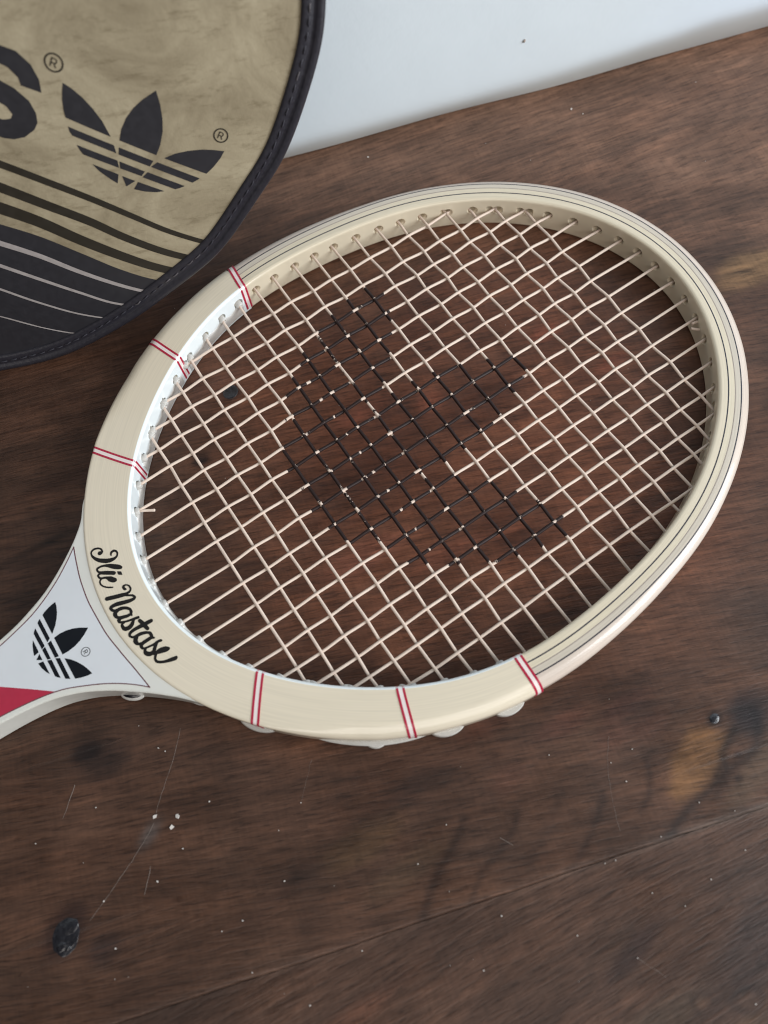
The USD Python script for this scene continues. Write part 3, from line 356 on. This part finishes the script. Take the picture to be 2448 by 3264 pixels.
def make_string(k, is_main):
    fixed = MX[k] if is_main else CY[k]; cross = CY if is_main else MX[::-1]
    a, ta = hit(fixed, is_main, -1); b, tb = hit(fixed, is_main, 1)
    c = np.array([x for x in cross]); ins = (c > a + 1.0) & (c < b - 1.0); ids = np.where(ins)[0]; c = c[ins]
    off = []
    for q in ids:
        i, j = (k, q) if is_main else (17 - q, k)
        off.append(OFFS[i, j, 1 if is_main else 0])
    sgn = np.array([(1 if (k + (q if is_main else 17 - q)) % 2 == 0 else -1) * (1 if is_main else -1) for q in ids])
    dep = 4.5
    xk = np.r_[a - dep, a, c, b, b + dep]; ok = np.r_[0, 0, off, 0, 0]; n = int((b - a + 2 * dep) / 0.55) + 2; x = np.linspace(a - dep, b + dep, n)
    lat = np.interp(x, xk, ok); lat = np.convolve(np.pad(lat, 3, 'edge'), np.ones(7) / 7, 'valid')
    zk = np.r_[0, 0, 0.48 * sgn, 0, 0]; s = np.interp(x, xk, np.arange(len(xk))); i0 = np.clip(np.floor(s).astype(int), 0, len(xk) - 2); fr = s - i0; e = fr * fr * (3 - 2 * fr)
    z = zk[i0] * (1 - e) + zk[i0 + 1] * e
    u, v = (x, fixed + lat) if is_main else (fixed + lat, x); p = np.c_[u, v, z]
    inside = shapely.contains_xy(PP, u, v); d = shapely.distance(shapely.points(u, v), PP)
    dc = np.min(np.abs(x[:, None] - c[None, :]), 1); near = np.argmin(np.abs(x[:, None] - c[None, :]), 1)
    rw = np.random.default_rng(100 * k + is_main); wr = (0.45 + 0.9 * rw.random(len(c)))[near]
    pt = np.clip(1.15 - d / 1.3, 0, 1.15); wear = np.clip(1 - dc / (1.6 * wr), 0, 1) * (0.95 if is_main else 0.8); 
    lowf = np.interp(x, np.linspace(a, b, 34), rw.normal(0, 0.22, 34)); val = np.clip(pt - wear + lowf * (pt > 0.2), 0, 1)
    strings.append((is_main, p, val, (a, ta), (b, tb), fixed))
    for (e0, t0, sg) in ((a, ta, -1), (b, tb, 1)):
        P, N = inner(np.array([t0])); holes.append((P[0], N[0], t0, np.array([sg, 0.0]) if is_main else np.array([0.0, sg])))
for k in range(18): make_string(k, True)
for k in range(20): make_string(k, False)

def drill(m, depth=7.0, rad=2.15, sel=lambda t: True):
    cyl = []
    for P, N, t, d in holes:
        if not sel(t): continue
        c = manifold3d.Manifold.cylinder(depth + 3, rad, rad * 0.9, 14); dd = N * 0.72 + d * 0.28; dd /= np.linalg.norm(dd); x = np.array([dd[0], dd[1], 0])
        y = np.array([0, 0, 1.0]); zc = np.cross(x, y)
        mtx = np.column_stack([zc, y, x, np.r_[P - dd * 2.2, 1.1]]); c = c.transform(mtx)
        fl_ = manifold3d.Manifold.cylinder(1.6, rad + 1.0, rad, 16).transform(np.column_stack([zc, y, x, np.r_[P - dd * 0.55, 1.1]])); cyl += [c, fl_]
    return man(m) - manifold3d.Manifold.batch_boolean(cyl, manifold3d.OpType.Add)
TH = np.linspace(-np.pi, np.pi, 400, endpoint=False)
cut = lambda d: (lambda t: np.minimum(np.full(np.shape(t), float(d)), width(t)))
zero = lambda t: np.zeros(np.shape(t))
_w14 = lambda t: np.minimum(width(t), 16.2)
lam_d = [0, 4.46, 7.5, 10.35]
hoop = thing  # (alias kept out of use)
L0 = drill(ring(TH, zero, cut(4.46)), 4.2)
FR = emit('inner_lamination', L0, M['ash'], RK, 28, grain=True)
emit('lamination', ring(TH, cut(4.46), cut(7.5)), M['ash'], RK, 28, grain=True)
emit('lamination', ring(TH, cut(7.5), cut(10.35)), M['ash_grey'], RK, 28, grain=True)
emit('outer_lamination', ring(TH, cut(10.35), _w14), M['ash_pale'], RK, 28, grain=True)
def surf(t, n, lift=0.05):
    P, N = inner(t); w = width(t); n = np.broadcast_to(np.asarray(n, float), np.shape(t)); z = ztop(n, w); z2 = ztop(n + 0.05, w); z1 = ztop(n - 0.05, w); sl = (z2 - z1) / 0.1
    nr = np.stack([-sl[..., None] * N[..., 0:1], -sl[..., None] * N[..., 1:2], np.ones(sl.shape + (1,))], -1)[..., 0, :]; nr /= np.linalg.norm(nr, axis=-1)[..., None]
    return np.concatenate([P + N * n[..., None], z[..., None]], -1) + nr * lift, nr
def strip_mesh(rows):
    """rows: (k, m, 3) grid of points -> quads"""
    k, m = rows.shape[:2]; i, j = np.meshgrid(np.arange(k - 1), np.arange(m - 1), indexing='ij'); a = (i * m + j).ravel()
    f = np.c_[a, a + 1, a + m + 1, a + m]; return rows.reshape(-1, 3), f
BAND_T = math.radians(108.0)
tw = np.linspace(-BAND_T, BAND_T, 260)
for d, hw, mt in ((4.46, 0.30, 'veneer'), (7.5, 0.24, 'veneer_faint'), (10.35, 0.30, 'veneer')):
    wob = 0.05 * np.sin(tw * 9 + d)
    rows = np.stack([surf(tw, d + wob - hw, 0.01)[0], surf(tw, d + wob, 0.06)[0], surf(tw, d + wob + hw, 0.01)[0]], 1)
    emit('veneer_line', strip_mesh(rows), M[mt], RK, True)
# cream wrap round the lower two thirds of the hoop
TO = np.linspace(math.radians(107.4), 2 * math.pi - math.radians(106.4), 240)
WR = emit('cream_wrap', drill(ring(TO, cut(1.3), width, grow=0.38, closed=False), 7.0), M['cream'], RK, 28, grain=True)
emit('inner_liner', drill(ring(TO, zero, cut(1.3), grow=0.38, closed=False), 7.0), M['liner'], RK, 28)

# throat wedge between the hoop and the shaft
th_up = [(-150.5, 60.5), (-156.5, 54.9), (-161.5, 47.2), (-167.56, 41.1), (-174, 36.0), (-181.83, 30.6), (-190.64, 25.6), (-199, 22.2), (-208, 19.3), (-218, 17.3), (-235, 15.2), (-260, 13.8), (-420, 13.2)]
th_lo = [(-420, -13.2), (-260, -13.9), (-239, -14.6), (-229.3, -15.1), (-220.8, -15.9), (-208.4, -18.0), (-197.2, -21.9), (-186.7, -27.7), (-176.8, -34.9), (-168.8, -41.6), (-161.5, -48.5), (-154.5, -56.5)]
up = smooth_curve(th_up, 2.0); lo = smooth_curve(th_lo, 2.0)
tb = np.linspace(math.radians(205), math.radians(155), 40); Pb, Nb = inner(tb); hb = Pb + Nb * (width(tb) - 2.5)[:, None]
tp = Polygon(np.vstack([up, lo, hb])).buffer(0)
if tp.geom_type != 'Polygon': tp = max(tp.geoms, key=lambda g: g.area)
def bevel_slab(poly, z0, z1, r, n=4):
    # layers of shrinking outlines give the rounded edge
    man_ = []
    cs = lambda p: manifold3d.CrossSection([np.array(shapely.geometry.polygon.orient(p, 1.0).exterior.coords)[:-1]])
    out = None
    for k in range(n):
        a = (k + 1) / n * math.pi / 2; off = r * (1 - math.cos(a * 0.98)) ; h = r * (1 - math.sin(a)); 
        q = cs(poly.buffer(-r * (1 - math.sin(math.pi / 2 - a + math.pi / 2 / n)))); zt = z1 - r + r * math.sin(a)
        zl = z0 + r - r * math.sin(a); s = manifold3d.Manifold.extrude(q, zt - zl).translate([0, 0, zl]); man_.append(s)
    return manifold3d.Manifold.batch_boolean(man_, manifold3d.OpType.Add)
TW = emit('throat', bevel_slab(tp, -9.2, 8.95, 1.3, 5), M['throat'], RK, 40)
# printed panel on the throat: white field, brown outline, red wedge, emblem, script
pan_up = [(-169.5, 37.43), (-175.42, 32.7), (-185.32, 26.01), (-199.59, 19.3), (-207.98, 16.97), (-216.0, 15.13), (-240, 11.5), (-300, 10)]
pan_hd = [(-169.5, 37.43), (-171.71, 30.13), (-174.09, 19.99), (-175.35, 8.31), (-175.2, -4.17), (-173.6, -16.54), (-171.6, -27.65), (-170.07, -37.43)]
pan_lo = [(-170.07, -37.43), (-175.89, -31.94), (-183.8, -26.18), (-192.79, -21.2), (-202.18, -17.01), (-211.76, -14.73), (-221.67, -13.22), (-228.3, -12.49), (-250, -11.2), (-300, -10)]
pu, ph_, pl_ = smooth_curve(pan_up, 1.0), smooth_curve(pan_hd, 1.0), smooth_curve(pan_lo, 1.0)
field = Polygon(np.vstack([pu[::-1], ph_[1:], pl_[1:]])).buffer(0)
ol = unary_union([LineString(pu).buffer(0.22), LineString(ph_).buffer(0.24), LineString(pl_).buffer(0.22)])
emit('white_panel', poly_mesh(field.buffer(0.1), 8.85, 8.985), M['white'], TW, False)
emit('outline', poly_mesh(ol, 8.9, 9.03), M['line'], TW, False)
red = Polygon([(-300, 4), (-223.17, -0.97), (-212.81, -9.21), (-204.6, -16.0)] + [tuple(p) for p in pl_ if p[0] < -204.6 and p[0] > -229] + [(-236, -7.5), (-262, 2)]).buffer(0).intersection(field.buffer(-0.15))
emit('red_wedge', poly_mesh(red, 8.9, 9.02), M['red'], TW, False)
for p in TRE: emit('emblem_piece', poly_mesh(Polygon(p), 8.9, 9.05), M['black'], TW, False)
def reg_mark(cx, cy, rad, rot, z0, z1, lw=0.16):
    ringp = Point(0, 0).buffer(rad, 24).difference(Point(0, 0).buffer(rad * (1 - lw), 24)); m = poly_mesh(ringp, 0, z1 - z0)
    t = meshkit.text_mesh('R', rad * 0.98, z1 - z0); t.apply_translation([-(t.bounds[0][0] + t.bounds[1][0]) / 2, -(t.bounds[0][1] + t.bounds[1][1]) / 2, 0])
    m = trimesh.util.concatenate([m, t]); c, s = math.cos(rot), math.sin(rot); T4 = np.eye(4); T4[:2, :2] = [[c, -s], [s, c]]; T4[:3, 3] = [cx, cy, z0]; m.apply_transform(T4); return m
emit('registered_mark', reg_mark(-186.04, -8.43, 2.05, -math.pi / 2, 8.9, 9.05, 0.13), M['black'], TW, False)
def brush(st):
    st = np.array(st); p = smooth_curve(st, 0.12); cs = [Point(a, b).buffer(max(w * 1.18, 0.1) / 2, 6) for a, b, w in p]
    return unary_union([unary_union([a, b]).convex_hull for a, b in zip(cs[:-1], cs[1:])])
letters = unary_union([brush(s) for s in LET] + [Polygon(IDOT)]).simplify(0.012)
emit('script_lettering', poly_mesh(letters, 9.0, 9.46), M['ink'], WR, False)
# red and white bands
for (ou, od), (iu, iv) in BANDS:
    t_o, t_i = math.atan2(od, ou), math.atan2(iv, iu)
    def bandpt(off, lift):
        # walk over the outer wall, the top and down the inner wall
        w = float(width(np.array(t_i))); RO = float(ro_of(t_i)); ns = np.r_[np.full(4, w), w - RO + RO * np.sin(np.linspace(math.pi / 2, 0, 8)), np.linspace(w - RO, RIN, 10)[1:], RIN - RIN * np.sin(np.linspace(0, math.pi / 2, 5))[1:], np.zeros(5)]
        tt = t_i + (t_o - t_i) * ns / w; P, N = inner(tt); sp_ = np.gradient(ns); _, dP = inner(tt); tang = np.stack([-N[:, 1], N[:, 0]], -1)
        zz = ztop(np.clip(ns, 0, w - 1e-6), w, RO); zz[:4] = np.linspace(-2, zz[4], 4); zz[-5:] = np.linspace(zz[-6], -7.5, 6)[1:]
        q = P + N * ns[:, None] + tang * off; nor = np.zeros((len(ns), 3)); g = np.gradient(np.c_[ns, zz], axis=0); nn = np.c_[-g[:, 1], g[:, 0]]; nn /= np.linalg.norm(nn, axis=1)[:, None]; nn *= -1
        # nn in (n, z)
        mid = np.array([w / 2, 0]); fl2 = np.sign(((np.c_[ns, zz] - mid) * nn).sum(1)); nn *= fl2[:, None]
        return np.c_[q + N * (nn[:, :1] * lift), zz + nn[:, 1] * lift]
    def band_strip(o0, o1, lift): return strip_mesh(np.stack([bandpt(o0, lift - 0.3), bandpt(o0, lift), bandpt(o1, lift), bandpt(o1, lift - 0.3)], 1))
    bd = emit('band', band_strip(-1.75, 1.75, 0.50), M['band_white'], RK, 40)
    emit('red_stripe', band_strip(-1.85, -0.83, 0.56), M['red'], bd, 40); emit('red_stripe', band_strip(0.83, 1.85, 0.56), M['red'], bd, 40)
# strings
for is_main, p, val, A_, B_, fixed in strings:
    v, f = tube(p, 0.71 + 0.13 * np.clip(val * 2 - 0.6, 0, 1), 10); pv = np.r_[np.repeat(val, 10), 0, 0]
    m = trimesh.Trimesh(v * MM, f, process=False); obj('main_string' if is_main else 'cross_string', m, M['string'], RK, smooth=True, attrs={'paint': pv})
def stub(t, d, z=-0.6, ln=7.0, side=2.2):
    P, N = inner(np.array([t])); P, N = P[0], N[0]; tg = np.array([-N[1], N[0]]); q = [P + N * 1.5 + tg * side, P - N * ln * 0.5 + tg * (side + d * 0.4), P - N * ln + tg * (side + d)]
    c = smooth_curve(np.c_[np.array(q), [z, z + 0.5, z + 0.9]], 0.4); m = trimesh.Trimesh(*tube(c, 0.68, 10), process=False); m.apply_scale(MM)
    obj('string_end', m, M['string'], RK, smooth=True, attrs={'paint': np.zeros(len(m.vertices))})
stub(math.radians(164.0), 1.0, -0.4, 9, -1.5); stub(math.radians(-15), 1.2, -0.2, 4, 2.0); stub(math.radians(-13), -0.8, 0.8, 3, 1.0)
# milky plastic strip with grommets along the inner wall of the wrapped part
def strip_inner(t0, t1, seed):
    t = np.linspace(t0, t1, 260); P, N = inner(t); hs = np.array([h[2] % (2 * np.pi) for h in holes]); 
    d = np.min(np.abs((t[:, None] % (2 * np.pi)) - hs[None, :]), 1) * ri(t); zt = -1.9 + 2.6 * np.exp(-(d / 3.0)**2) + 0.3 * np.sin(t * 37 + seed); off = 0.9 + 0.9 * np.exp(-(d / 2.2)**2)
    rows = [np.c_[P - N * 0.1, zt + 0.35], np.c_[P - N * (off * 0.6)[:, None], zt + 0.25], np.c_[P - N * off[:, None], zt - 0.5], np.c_[P - N * (off * 0.8)[:, None], zt - 2.4], np.c_[P - N * 0.75, np.full(len(t), -7.6)], np.c_[P - N * 0.1, np.full(len(t), -8.3)]]
    return strip_mesh(np.stack(rows, 1))
for k_, (q0, q1) in enumerate(((109.6, 129.4), (132.7, 154.2), (157.0, 203.0), (205.8, 227.3), (230.6, 250.4))): emit('grommet_strip', strip_inner(math.radians(q0), math.radians(q1), k_), M['clear'], RK, True)
for P, N, t, d in holes:
    tt = t % (2 * np.pi)
    if math.radians(110) < tt < math.radians(250):
        dd = N * 0.7 + d * 0.3; dd /= np.linalg.norm(dd); a = np.arange(14) * 2 * np.pi / 14; y = np.array([0, 0, 1.0]); zc = np.cross(np.r_[dd, 0], y); rows = []
        for rad, q in ((1.05, 1.0), (1.05, -1.7), (1.35, -2.0), (1.75, -1.7), (2.1, -0.2), (2.2, 1.2)):
            rows.append(np.r_[P, 0.35] + np.r_[dd, 0] * q + rad * (np.cos(a)[:, None] * zc + np.sin(a)[:, None] * y * 0.9))
        rows = np.stack(rows, 0); rows = np.concatenate([rows, rows[:, :1]], 1); emit('grommet', strip_mesh(rows), M['clear'], RK, True)
# milky plastic lobes of the bumper peeping out under the near edge
def lobe(t0, t1, bulge, z0=-9.6, z1=-5.2, base=-0.8, mt='clear', power=0.55):
    t = np.linspace(t0, t1, 40); P, N = inner(t); w = width(t) + 0.38; k = np.sin(np.linspace(0, np.pi, 40))**power; o = w + base + (bulge - base) * k
    rows = [np.c_[P + N * (w - 3)[:, None], np.full(40, z1)], np.c_[P + N * (o - 0.5)[:, None], np.full(40, z1)], np.c_[P + N * o[:, None], np.full(40, z1 - 0.5)], np.c_[P + N * o[:, None], np.full(40, z0 + 0.6)], np.c_[P + N * (o - 0.5)[:, None], np.full(40, z0)], np.c_[P + N * (w - 3)[:, None], np.full(40, z0)]]
    emit('bumper_lobe', strip_mesh(np.stack(rows, 1)), M[mt], RK, 40)
for t0, t1, bu in ((-166.6, -162.6, 1.6), (-157.2, -151.6, 2.0), (-145.4, -126.6, 1.6), (-126.1, -120.3, 2.2), (-114.6, -108.9, 2.4)):
    lobe(math.radians(t0), math.radians(t1), bu)
lobe(math.radians(-137.5), math.radians(-133.4), 2.7, -9.2, -5.6)
for sc_, dz, mt in (((5.4, 2.7, 1.6), 0, 'clear'), ((4.7, 2.1, 1.75), 0.25, 'knot')):
    pl3 = trimesh.creation.icosphere(subdivisions=3); pl3.apply_scale(sc_); pl3.apply_transform(trimesh.transformations.rotation_matrix(math.radians(-38), [0, 0, 1])); pl3.apply_translation([-181.2, -31.0 + 0.2 * dz, -7.2 + dz]); emit('plastic_tab', pl3, M[mt], RK, True)

# ------------------------------------------------------------------ racket cover leaning on the wall; its own plane: x along, y up the face, z out of the face (millimetres)
O_, A_, B_, N_ = np.array([-177.7, 98.6, 1.2]), np.array([0.9903, -0.1392, 0.0]), np.array([0.0476, 0.3387, 0.9397]), np.array([-0.1308, -0.9305, 0.342])
CV = thing('racket_cover', 'cream vinyl racket cover with navy trim and printed stripes leaning on the white wall', 'racket cover', Gf.Matrix4d(*A_, 0, *B_, 0, *N_, 0, *(O_ * MM), 1))
def closed_curve(pts, n):
    from scipy.interpolate import CubicSpline
    p = np.vstack([pts, pts[:1]]); d = np.r_[0, np.cumsum(np.linalg.norm(np.diff(p, axis=0), axis=1) ** 0.5)]; s = CubicSpline(d, p, bc_type='periodic'); return s(np.linspace(0, d[-1], n, endpoint=False))
OUT = np.array([(-24.3, 0.8), (9.7, 3.6), (34.1, 11.0), (56.7, 20.6), (74.3, 29.8), (90.3, 38.7), (106.2, 49.5), (126.9, 70.0), (140.1, 84.1), (148.9, 96.6), (156.7, 110.3), (163.2, 123.2), (167.4, 134.2), (170.0, 145.5),
    (172.5, 165), (168, 195), (152, 225), (122, 250), (80, 264), (30, 268), (-30, 266), (-90, 258), (-150, 240), (-195, 205), (-215, 160), (-210, 110), (-180, 62), (-130, 25), (-75, 5)])
oc = closed_curve(OUT, 420); OP = Polygon(oc).buffer(0)
def offset_in(d): return OP.buffer(-d, 24)
FACE = offset_in(9.0)
def dome(x, y):
    d = shapely.distance(shapely.points(x, y), OP.exterior); u = np.clip((d - 6.0) / 70, 0, 1); return 7.0 * np.sin(u * np.pi / 2) ** 0.9 + 0.35 * meshkit.noise(np.c_[np.asarray(x) / 55., np.asarray(y) / 40., np.zeros(np.size(x))], 6)
def on_face(poly, lift, size=4.0, floor=0.0):
    ms = []
    for g in getattr(poly, 'geoms', [poly]):
        if g.area < 0.05: continue
        g = g.segmentize(size * 0.8); mp = g.bounds; gx = np.arange(mp[0], mp[2], size); gy = np.arange(mp[1], mp[3], size)
        cells = []
        if g.area > 150:   # cut along a grid so that the sheet can follow the bulge
            for x in gx:
                col = g.intersection(shapely.box(x, mp[1], x + size, mp[3]))
                for y in gy:
                    c = col.intersection(shapely.box(x, y, x + size, y + size))
                    cells += [q for q in getattr(c, 'geoms', [c]) if q.geom_type == 'Polygon' and q.area > 1e-4]
        else: cells = [g]
        for c in cells:
            v, f = trimesh.creation.triangulate_polygon(c, engine='earcut'); ms.append(trimesh.Trimesh(np.c_[v, np.zeros(len(v))], f, process=False))
    m = trimesh.util.concatenate(ms); v = np.asarray(m.vertices).copy(); v[:, 2] = dome(v[:, 0], v[:, 1]) + lift
    m = trimesh.Trimesh(v, m.faces, process=True); n = m.face_normals[:, 2].sum()
    if n < 0: m.invert()
    return m
def cobj(name, m, material, parent=None, smooth=True, **kw):
    m = m.copy(); m.apply_scale(MM); return obj(name, m, material, parent or CV, smooth=smooth, **kw)
FP = cobj('front_panel', on_face(offset_in(7.0), 0.0, 5.0), M['vinyl'])
def st_line(pts, ws):
    c = smooth_curve(pts, 1.0); w = np.interp(np.linspace(0, 1, len(c)), np.linspace(0, 1, len(ws)), ws); d = np.gradient(c, axis=0); d /= np.linalg.norm(d, axis=1)[:, None]; n = np.c_[-d[:, 1], d[:, 0]]
    return Polygon(np.vstack([c + n * w[:, None] / 2, (c - n * w[:, None] / 2)[::-1]])).buffer(0).intersection(FACE)
def ext(pts, left=70.0):
    p = [np.array(q) for q in pts]; d = p[0] - p[1]; d = d / np.linalg.norm(d); d2 = np.array([d[0], d[1] * 0.8]); return [tuple(p[0] + d * left * 0.5 + d2 * left * 0.5)] + [tuple(q) for q in p] + [tuple(p[-1] + (p[-1] - p[-2]) * 1.2)]
S1 = [(25.4, 106.4), (39.1, 97.4), (56.9, 85.0), (71.6, 73.4), (82.8, 64.2), (95.0, 55.8), (101.8, 51.7)]
S2 = [(21.1, 97.1), (38.5, 85.0), (53.0, 74.4), (63.7, 64.8), (79.2, 52.9), (87.7, 47.7), (94.3, 44.3)]
S3 = [(17.0, 88.5), (31.2, 79.0), (45.2, 66.9), (60.1, 54.8), (72.1, 46.0), (80.7, 41.0), (87.5, 38.1)]
NAVY = [(13.7, 81.4), (28.3, 72.4), (42.7, 60.5), (57.6, 47.4), (69.9, 38.9), (78.9, 35.0)]
W1 = [(9.7, 73.0), (24.4, 63.1), (38.9, 50.8), (54.6, 38.8), (63.0, 33.4), (69.2, 30.2)]
W2 = [(4.7, 62.5), (19.3, 51.4), (34.5, 39.5), (46.4, 30.4), (58.1, 24.9)]
W3 = [(-0.9, 50.6), (13.8, 38.6), (29.7, 27.2), (44.8, 19.9)]
W4 = [(-8.0, 35.5), (7.7, 24.5), (20.4, 17.0), (27.7, 14.0)]
for s, w in ((S1, (3.6, 3.4, 2.9, 2.2)), (S2, (5.0, 4.7, 4.0, 3.2)), (S3, (6.2, 5.9, 5.0, 3.8))): cobj('dark_stripe', on_face(st_line(ext(s), w), 0.14, 4.0), M['print_brown'], FP)
nv = smooth_curve(ext(NAVY, 200), 1.0); nvp = Polygon(np.vstack([nv, [(250, nv[-1][1]), (250, -60), (nv[0][0], -60)]])).buffer(0).intersection(FACE)
NV = cobj('navy_area', on_face(nvp, 0.12, 5.0), M['print'], FP)
for s, w in ((W1, (3.1, 2.9, 2.4, 1.6)), (W2, (2.4, 2.1, 1.7, 1.1)), (W3, (1.7, 1.5, 1.2, 0.75)), (W4, (1.2, 1.05, 0.9, 0.65))): cobj('pale_stripe', on_face(st_line(ext(s)[:-1], w), 0.26, 4.0), M['pale_print'], FP)
sa, sb_ = complex(0.97676, 1.44898), complex(274.679, 384.797)
for p in TRE:
    z = np.array([complex(*q) for q in p]) * sa + sb_; cobj('emblem_piece', on_face(Polygon(np.c_[z.real, z.imag]), 0.16, 4.0), M['print'], FP)
def loop_smooth(p): return Polygon(np.array(p)).buffer(1.2, 12).buffer(-2.4, 12).buffer(1.2, 12)
LS1 = [(10, 140), (20, 148), (32, 150.5), (41.0, 149.4), (45.2, 148.2), (51.5, 144.7), (54.8, 139.5), (55.6, 134.1), (54.6, 129.4), (48.2, 133.0), (48.3, 135.9), (46.1, 139.9), (42.5, 142.5), (38.4, 144.0), (30, 144), (20, 140), (16, 134)]
LS2 = [(14, 141), (22, 140.5), (30, 140.2), (36.0, 139.1), (39.9, 137.1), (45.2, 132.5), (48.7, 127.3), (49.4, 122.4), (48.5, 119.0), (46.2, 116.5), (41.3, 114.3), (36.9, 114.1), (33.2, 115.2), (30.2, 117.0), (26.5, 119.8), (16, 127), (22, 133), (29.5, 127.4), (33.3, 123.3), (36.1, 122.0), (39.1, 121.9), (40.5, 123.3), (39.4, 126.7), (36.3, 129.5), (32.9, 132.4), (25, 134.5), (14, 135)]
for L in (LS1, LS2): cobj('letter', on_face(Polygon(L).buffer(0).buffer(0.5).buffer(-0.5), 0.16, 4.0), M['print'], FP)
for (cx, cy), r_ in (((63.4, 139.0), 3.5), ((118.1, 101.7), 3.1)):
    m = reg_mark(0, 0, r_, -0.59, 0, 0.1, 0.17); v = np.asarray(m.vertices).copy(); v[:, 0] += cx; v[:, 1] += cy; v[:, 2] = dome(v[:, 0], v[:, 1]) + 0.16 + v[:, 2] * 0.3; cobj('registered_mark', trimesh.Trimesh(v, m.faces, process=False), M['print_brown'], FP, False)
# navy binding: a flat sewn band with a rounded piping along its rim
def rim_point(dist, z):  # outline moved inwards
    d = np.roll(oc, -1, 0) - np.roll(oc, 1, 0); d /= np.linalg.norm(d, axis=1)[:, None]; n = np.c_[-d[:, 1], d[:, 0]]
    s = 1 if OP.contains(Point(oc[0] + n[0] * 2)) else -1; return np.c_[oc + n * s * dist, np.full(len(oc), z)]
prof = [(9.6, 1.0), (9.3, 1.9), (8.0, 2.2), (6.4, 1.9), (5.0, 1.2), (4.3, 0.9), (3.6, 1.5), (2.4, 2.1), (1.2, 1.8), (0.3, 0.9), (0.0, -0.3), (0.3, -1.6), (1.2, -2.4), (3.5, -2.8), (9.6, -3.0)]
rows = np.stack([rim_point(*p) for p in prof], 1); rows = np.concatenate([rows, rows[:1]], 0); v, f = strip_mesh(rows); f = f[:, ::-1] if OP.exterior.is_ccw else f
bm = trimesh.Trimesh(v, np.vstack([f[:, [0, 1, 2]], f[:, [0, 2, 3]]]), process=False); bm.merge_vertices(); bm.fix_normals(); BD = cobj('binding', bm, M['navy'])
bk = on_face(offset_in(5.0), 0, 8.0); v = np.asarray(bk.vertices).copy(); v[:, 2] = -2.8 - 0.9 * np.maximum(dome(v[:, 0], v[:, 1]), 0); bk = trimesh.Trimesh(v, bk.faces[:, ::-1], process=False); cobj('back_panel', bk, M['navy'])
sl = offset_in(6.3).exterior; st = [[], []]; rs = np.random.default_rng(5)
for k in range(int(sl.length / 5.0)):
    a, b = sl.interpolate(k * 5.0 + 0.6), sl.interpolate(k * 5.0 + 3.9); p = np.array([[a.x, a.y, 1.9], [(a.x + b.x) / 2, (a.y + b.y) / 2, 2.35], [b.x, b.y, 1.9]]); p[:, :2] += rs.normal(0, 0.12, (3, 2)); vv, ff = tube(p, 0.32, 6); st[int(rs.random() < 0.22)].append(trimesh.Trimesh(vv, ff, process=False))
cobj('stitching', trimesh.util.concatenate(st[0]), M['thread'], BD, kind='stuff'); cobj('stitching', trimesh.util.concatenate(st[1]), M['thread_pale'], BD, kind='stuff')

# ------------------------------------------------------------------ crumbs and dust on the boards
def flake(x, y, r, seed, name='plaster_crumb', label=None):
    rg = np.random.default_rng(seed); n = 9; a = np.sort(rg.random(n)) * 2 * np.pi; rr = r * (0.55 + 0.6 * rg.random(n)); pg = Polygon(np.c_[np.cos(a) * rr, np.sin(a) * rr]).convex_hull.buffer(0.05)
    m = trimesh.creation.extrude_polygon(pg, 0.4, engine='earcut'); m.apply_transform(trimesh.transformations.rotation_matrix(0.25 * rg.normal(), [1, 0, 0])); m.apply_translation([x, y, 0.12]); m.apply_scale(MM); return m
for (x, y), r, lb in (((-165.2, -134.6), 0.95, 'pale flake at the end of the long thin scratch, leftmost of three by the stain'), ((-156.0, -137.6), 1.15, 'largest pale flake, right of the scratch end on the oak board'), ((-159.2, -140.7), 0.95, 'small pale flake nearest the lower edge of the trio on the board')):
    tag(obj('pale_flake', flake(x, y, r, int(x * 10) % 1000), M['dust'], None, False), lb, 'flake', 'pale flakes on the dark board')
spots = [(-141.8, -135.5, .5), (-158.4, -107.9, .45), (-155.8, -110.0, .35), (-191.4, -160.1, .5), (-189.8, -178.4, .45), (-138.5, -183.4, .45), (-95.5, -207.1, .35), (-139.2, -202.2, .4), (-156.4, -150.3, .5), (-169.0, -159.3, .7), (-120.2, -219.3, .4), (-188.7, -123.8, .4), (-215.5, -130.4, .3), (-104.9, -147.4, .3), (-116.4, -155.1, .3), (-118.8, -174.2, .4), (-147.4, -184.6, .3), (-49.3, -173.1, .35), (-65.0, -183.8, .4), (-39.1, -211.3, .45), (7.1, -205.3, .35), (11.5, -205.5, .35), (-13.2, -226.3, .45), (31.0, -228.6, .35), (44.8, -222.8, .35), (20.6, -220.7, .35), (32.4, -202.7, .35), (52.4, -195.1, .3), (27.4, -178.8, .35), (34.8, -167.8, .35), (24.2, -170.2, .3), (0.7, -159.8, .35), (62.3, -216.9, .35), (6.1, -239.9, .3), (-52.2, -227.1, .35), (42.3, -266.7, .4), (20.8, 176.5, .8), (142.3, 171.4, .9), (147.3, 165.8, .6)]
rg = np.random.default_rng(3); spots += [(x, y, 0.06 + 0.16 * rg.random()**2) for x, y in zip(rg.uniform(-240, 230, 50), rg.uniform(-280, 180, 50))]
tag(obj('dust_specks', trimesh.util.concatenate([flake(x, y, r * 0.62, k) for k, (x, y, r) in enumerate(spots)]), M['dust'], None, False), 'scattered pale dust specks lying on the dark oak boards', 'dust', kind='stuff')
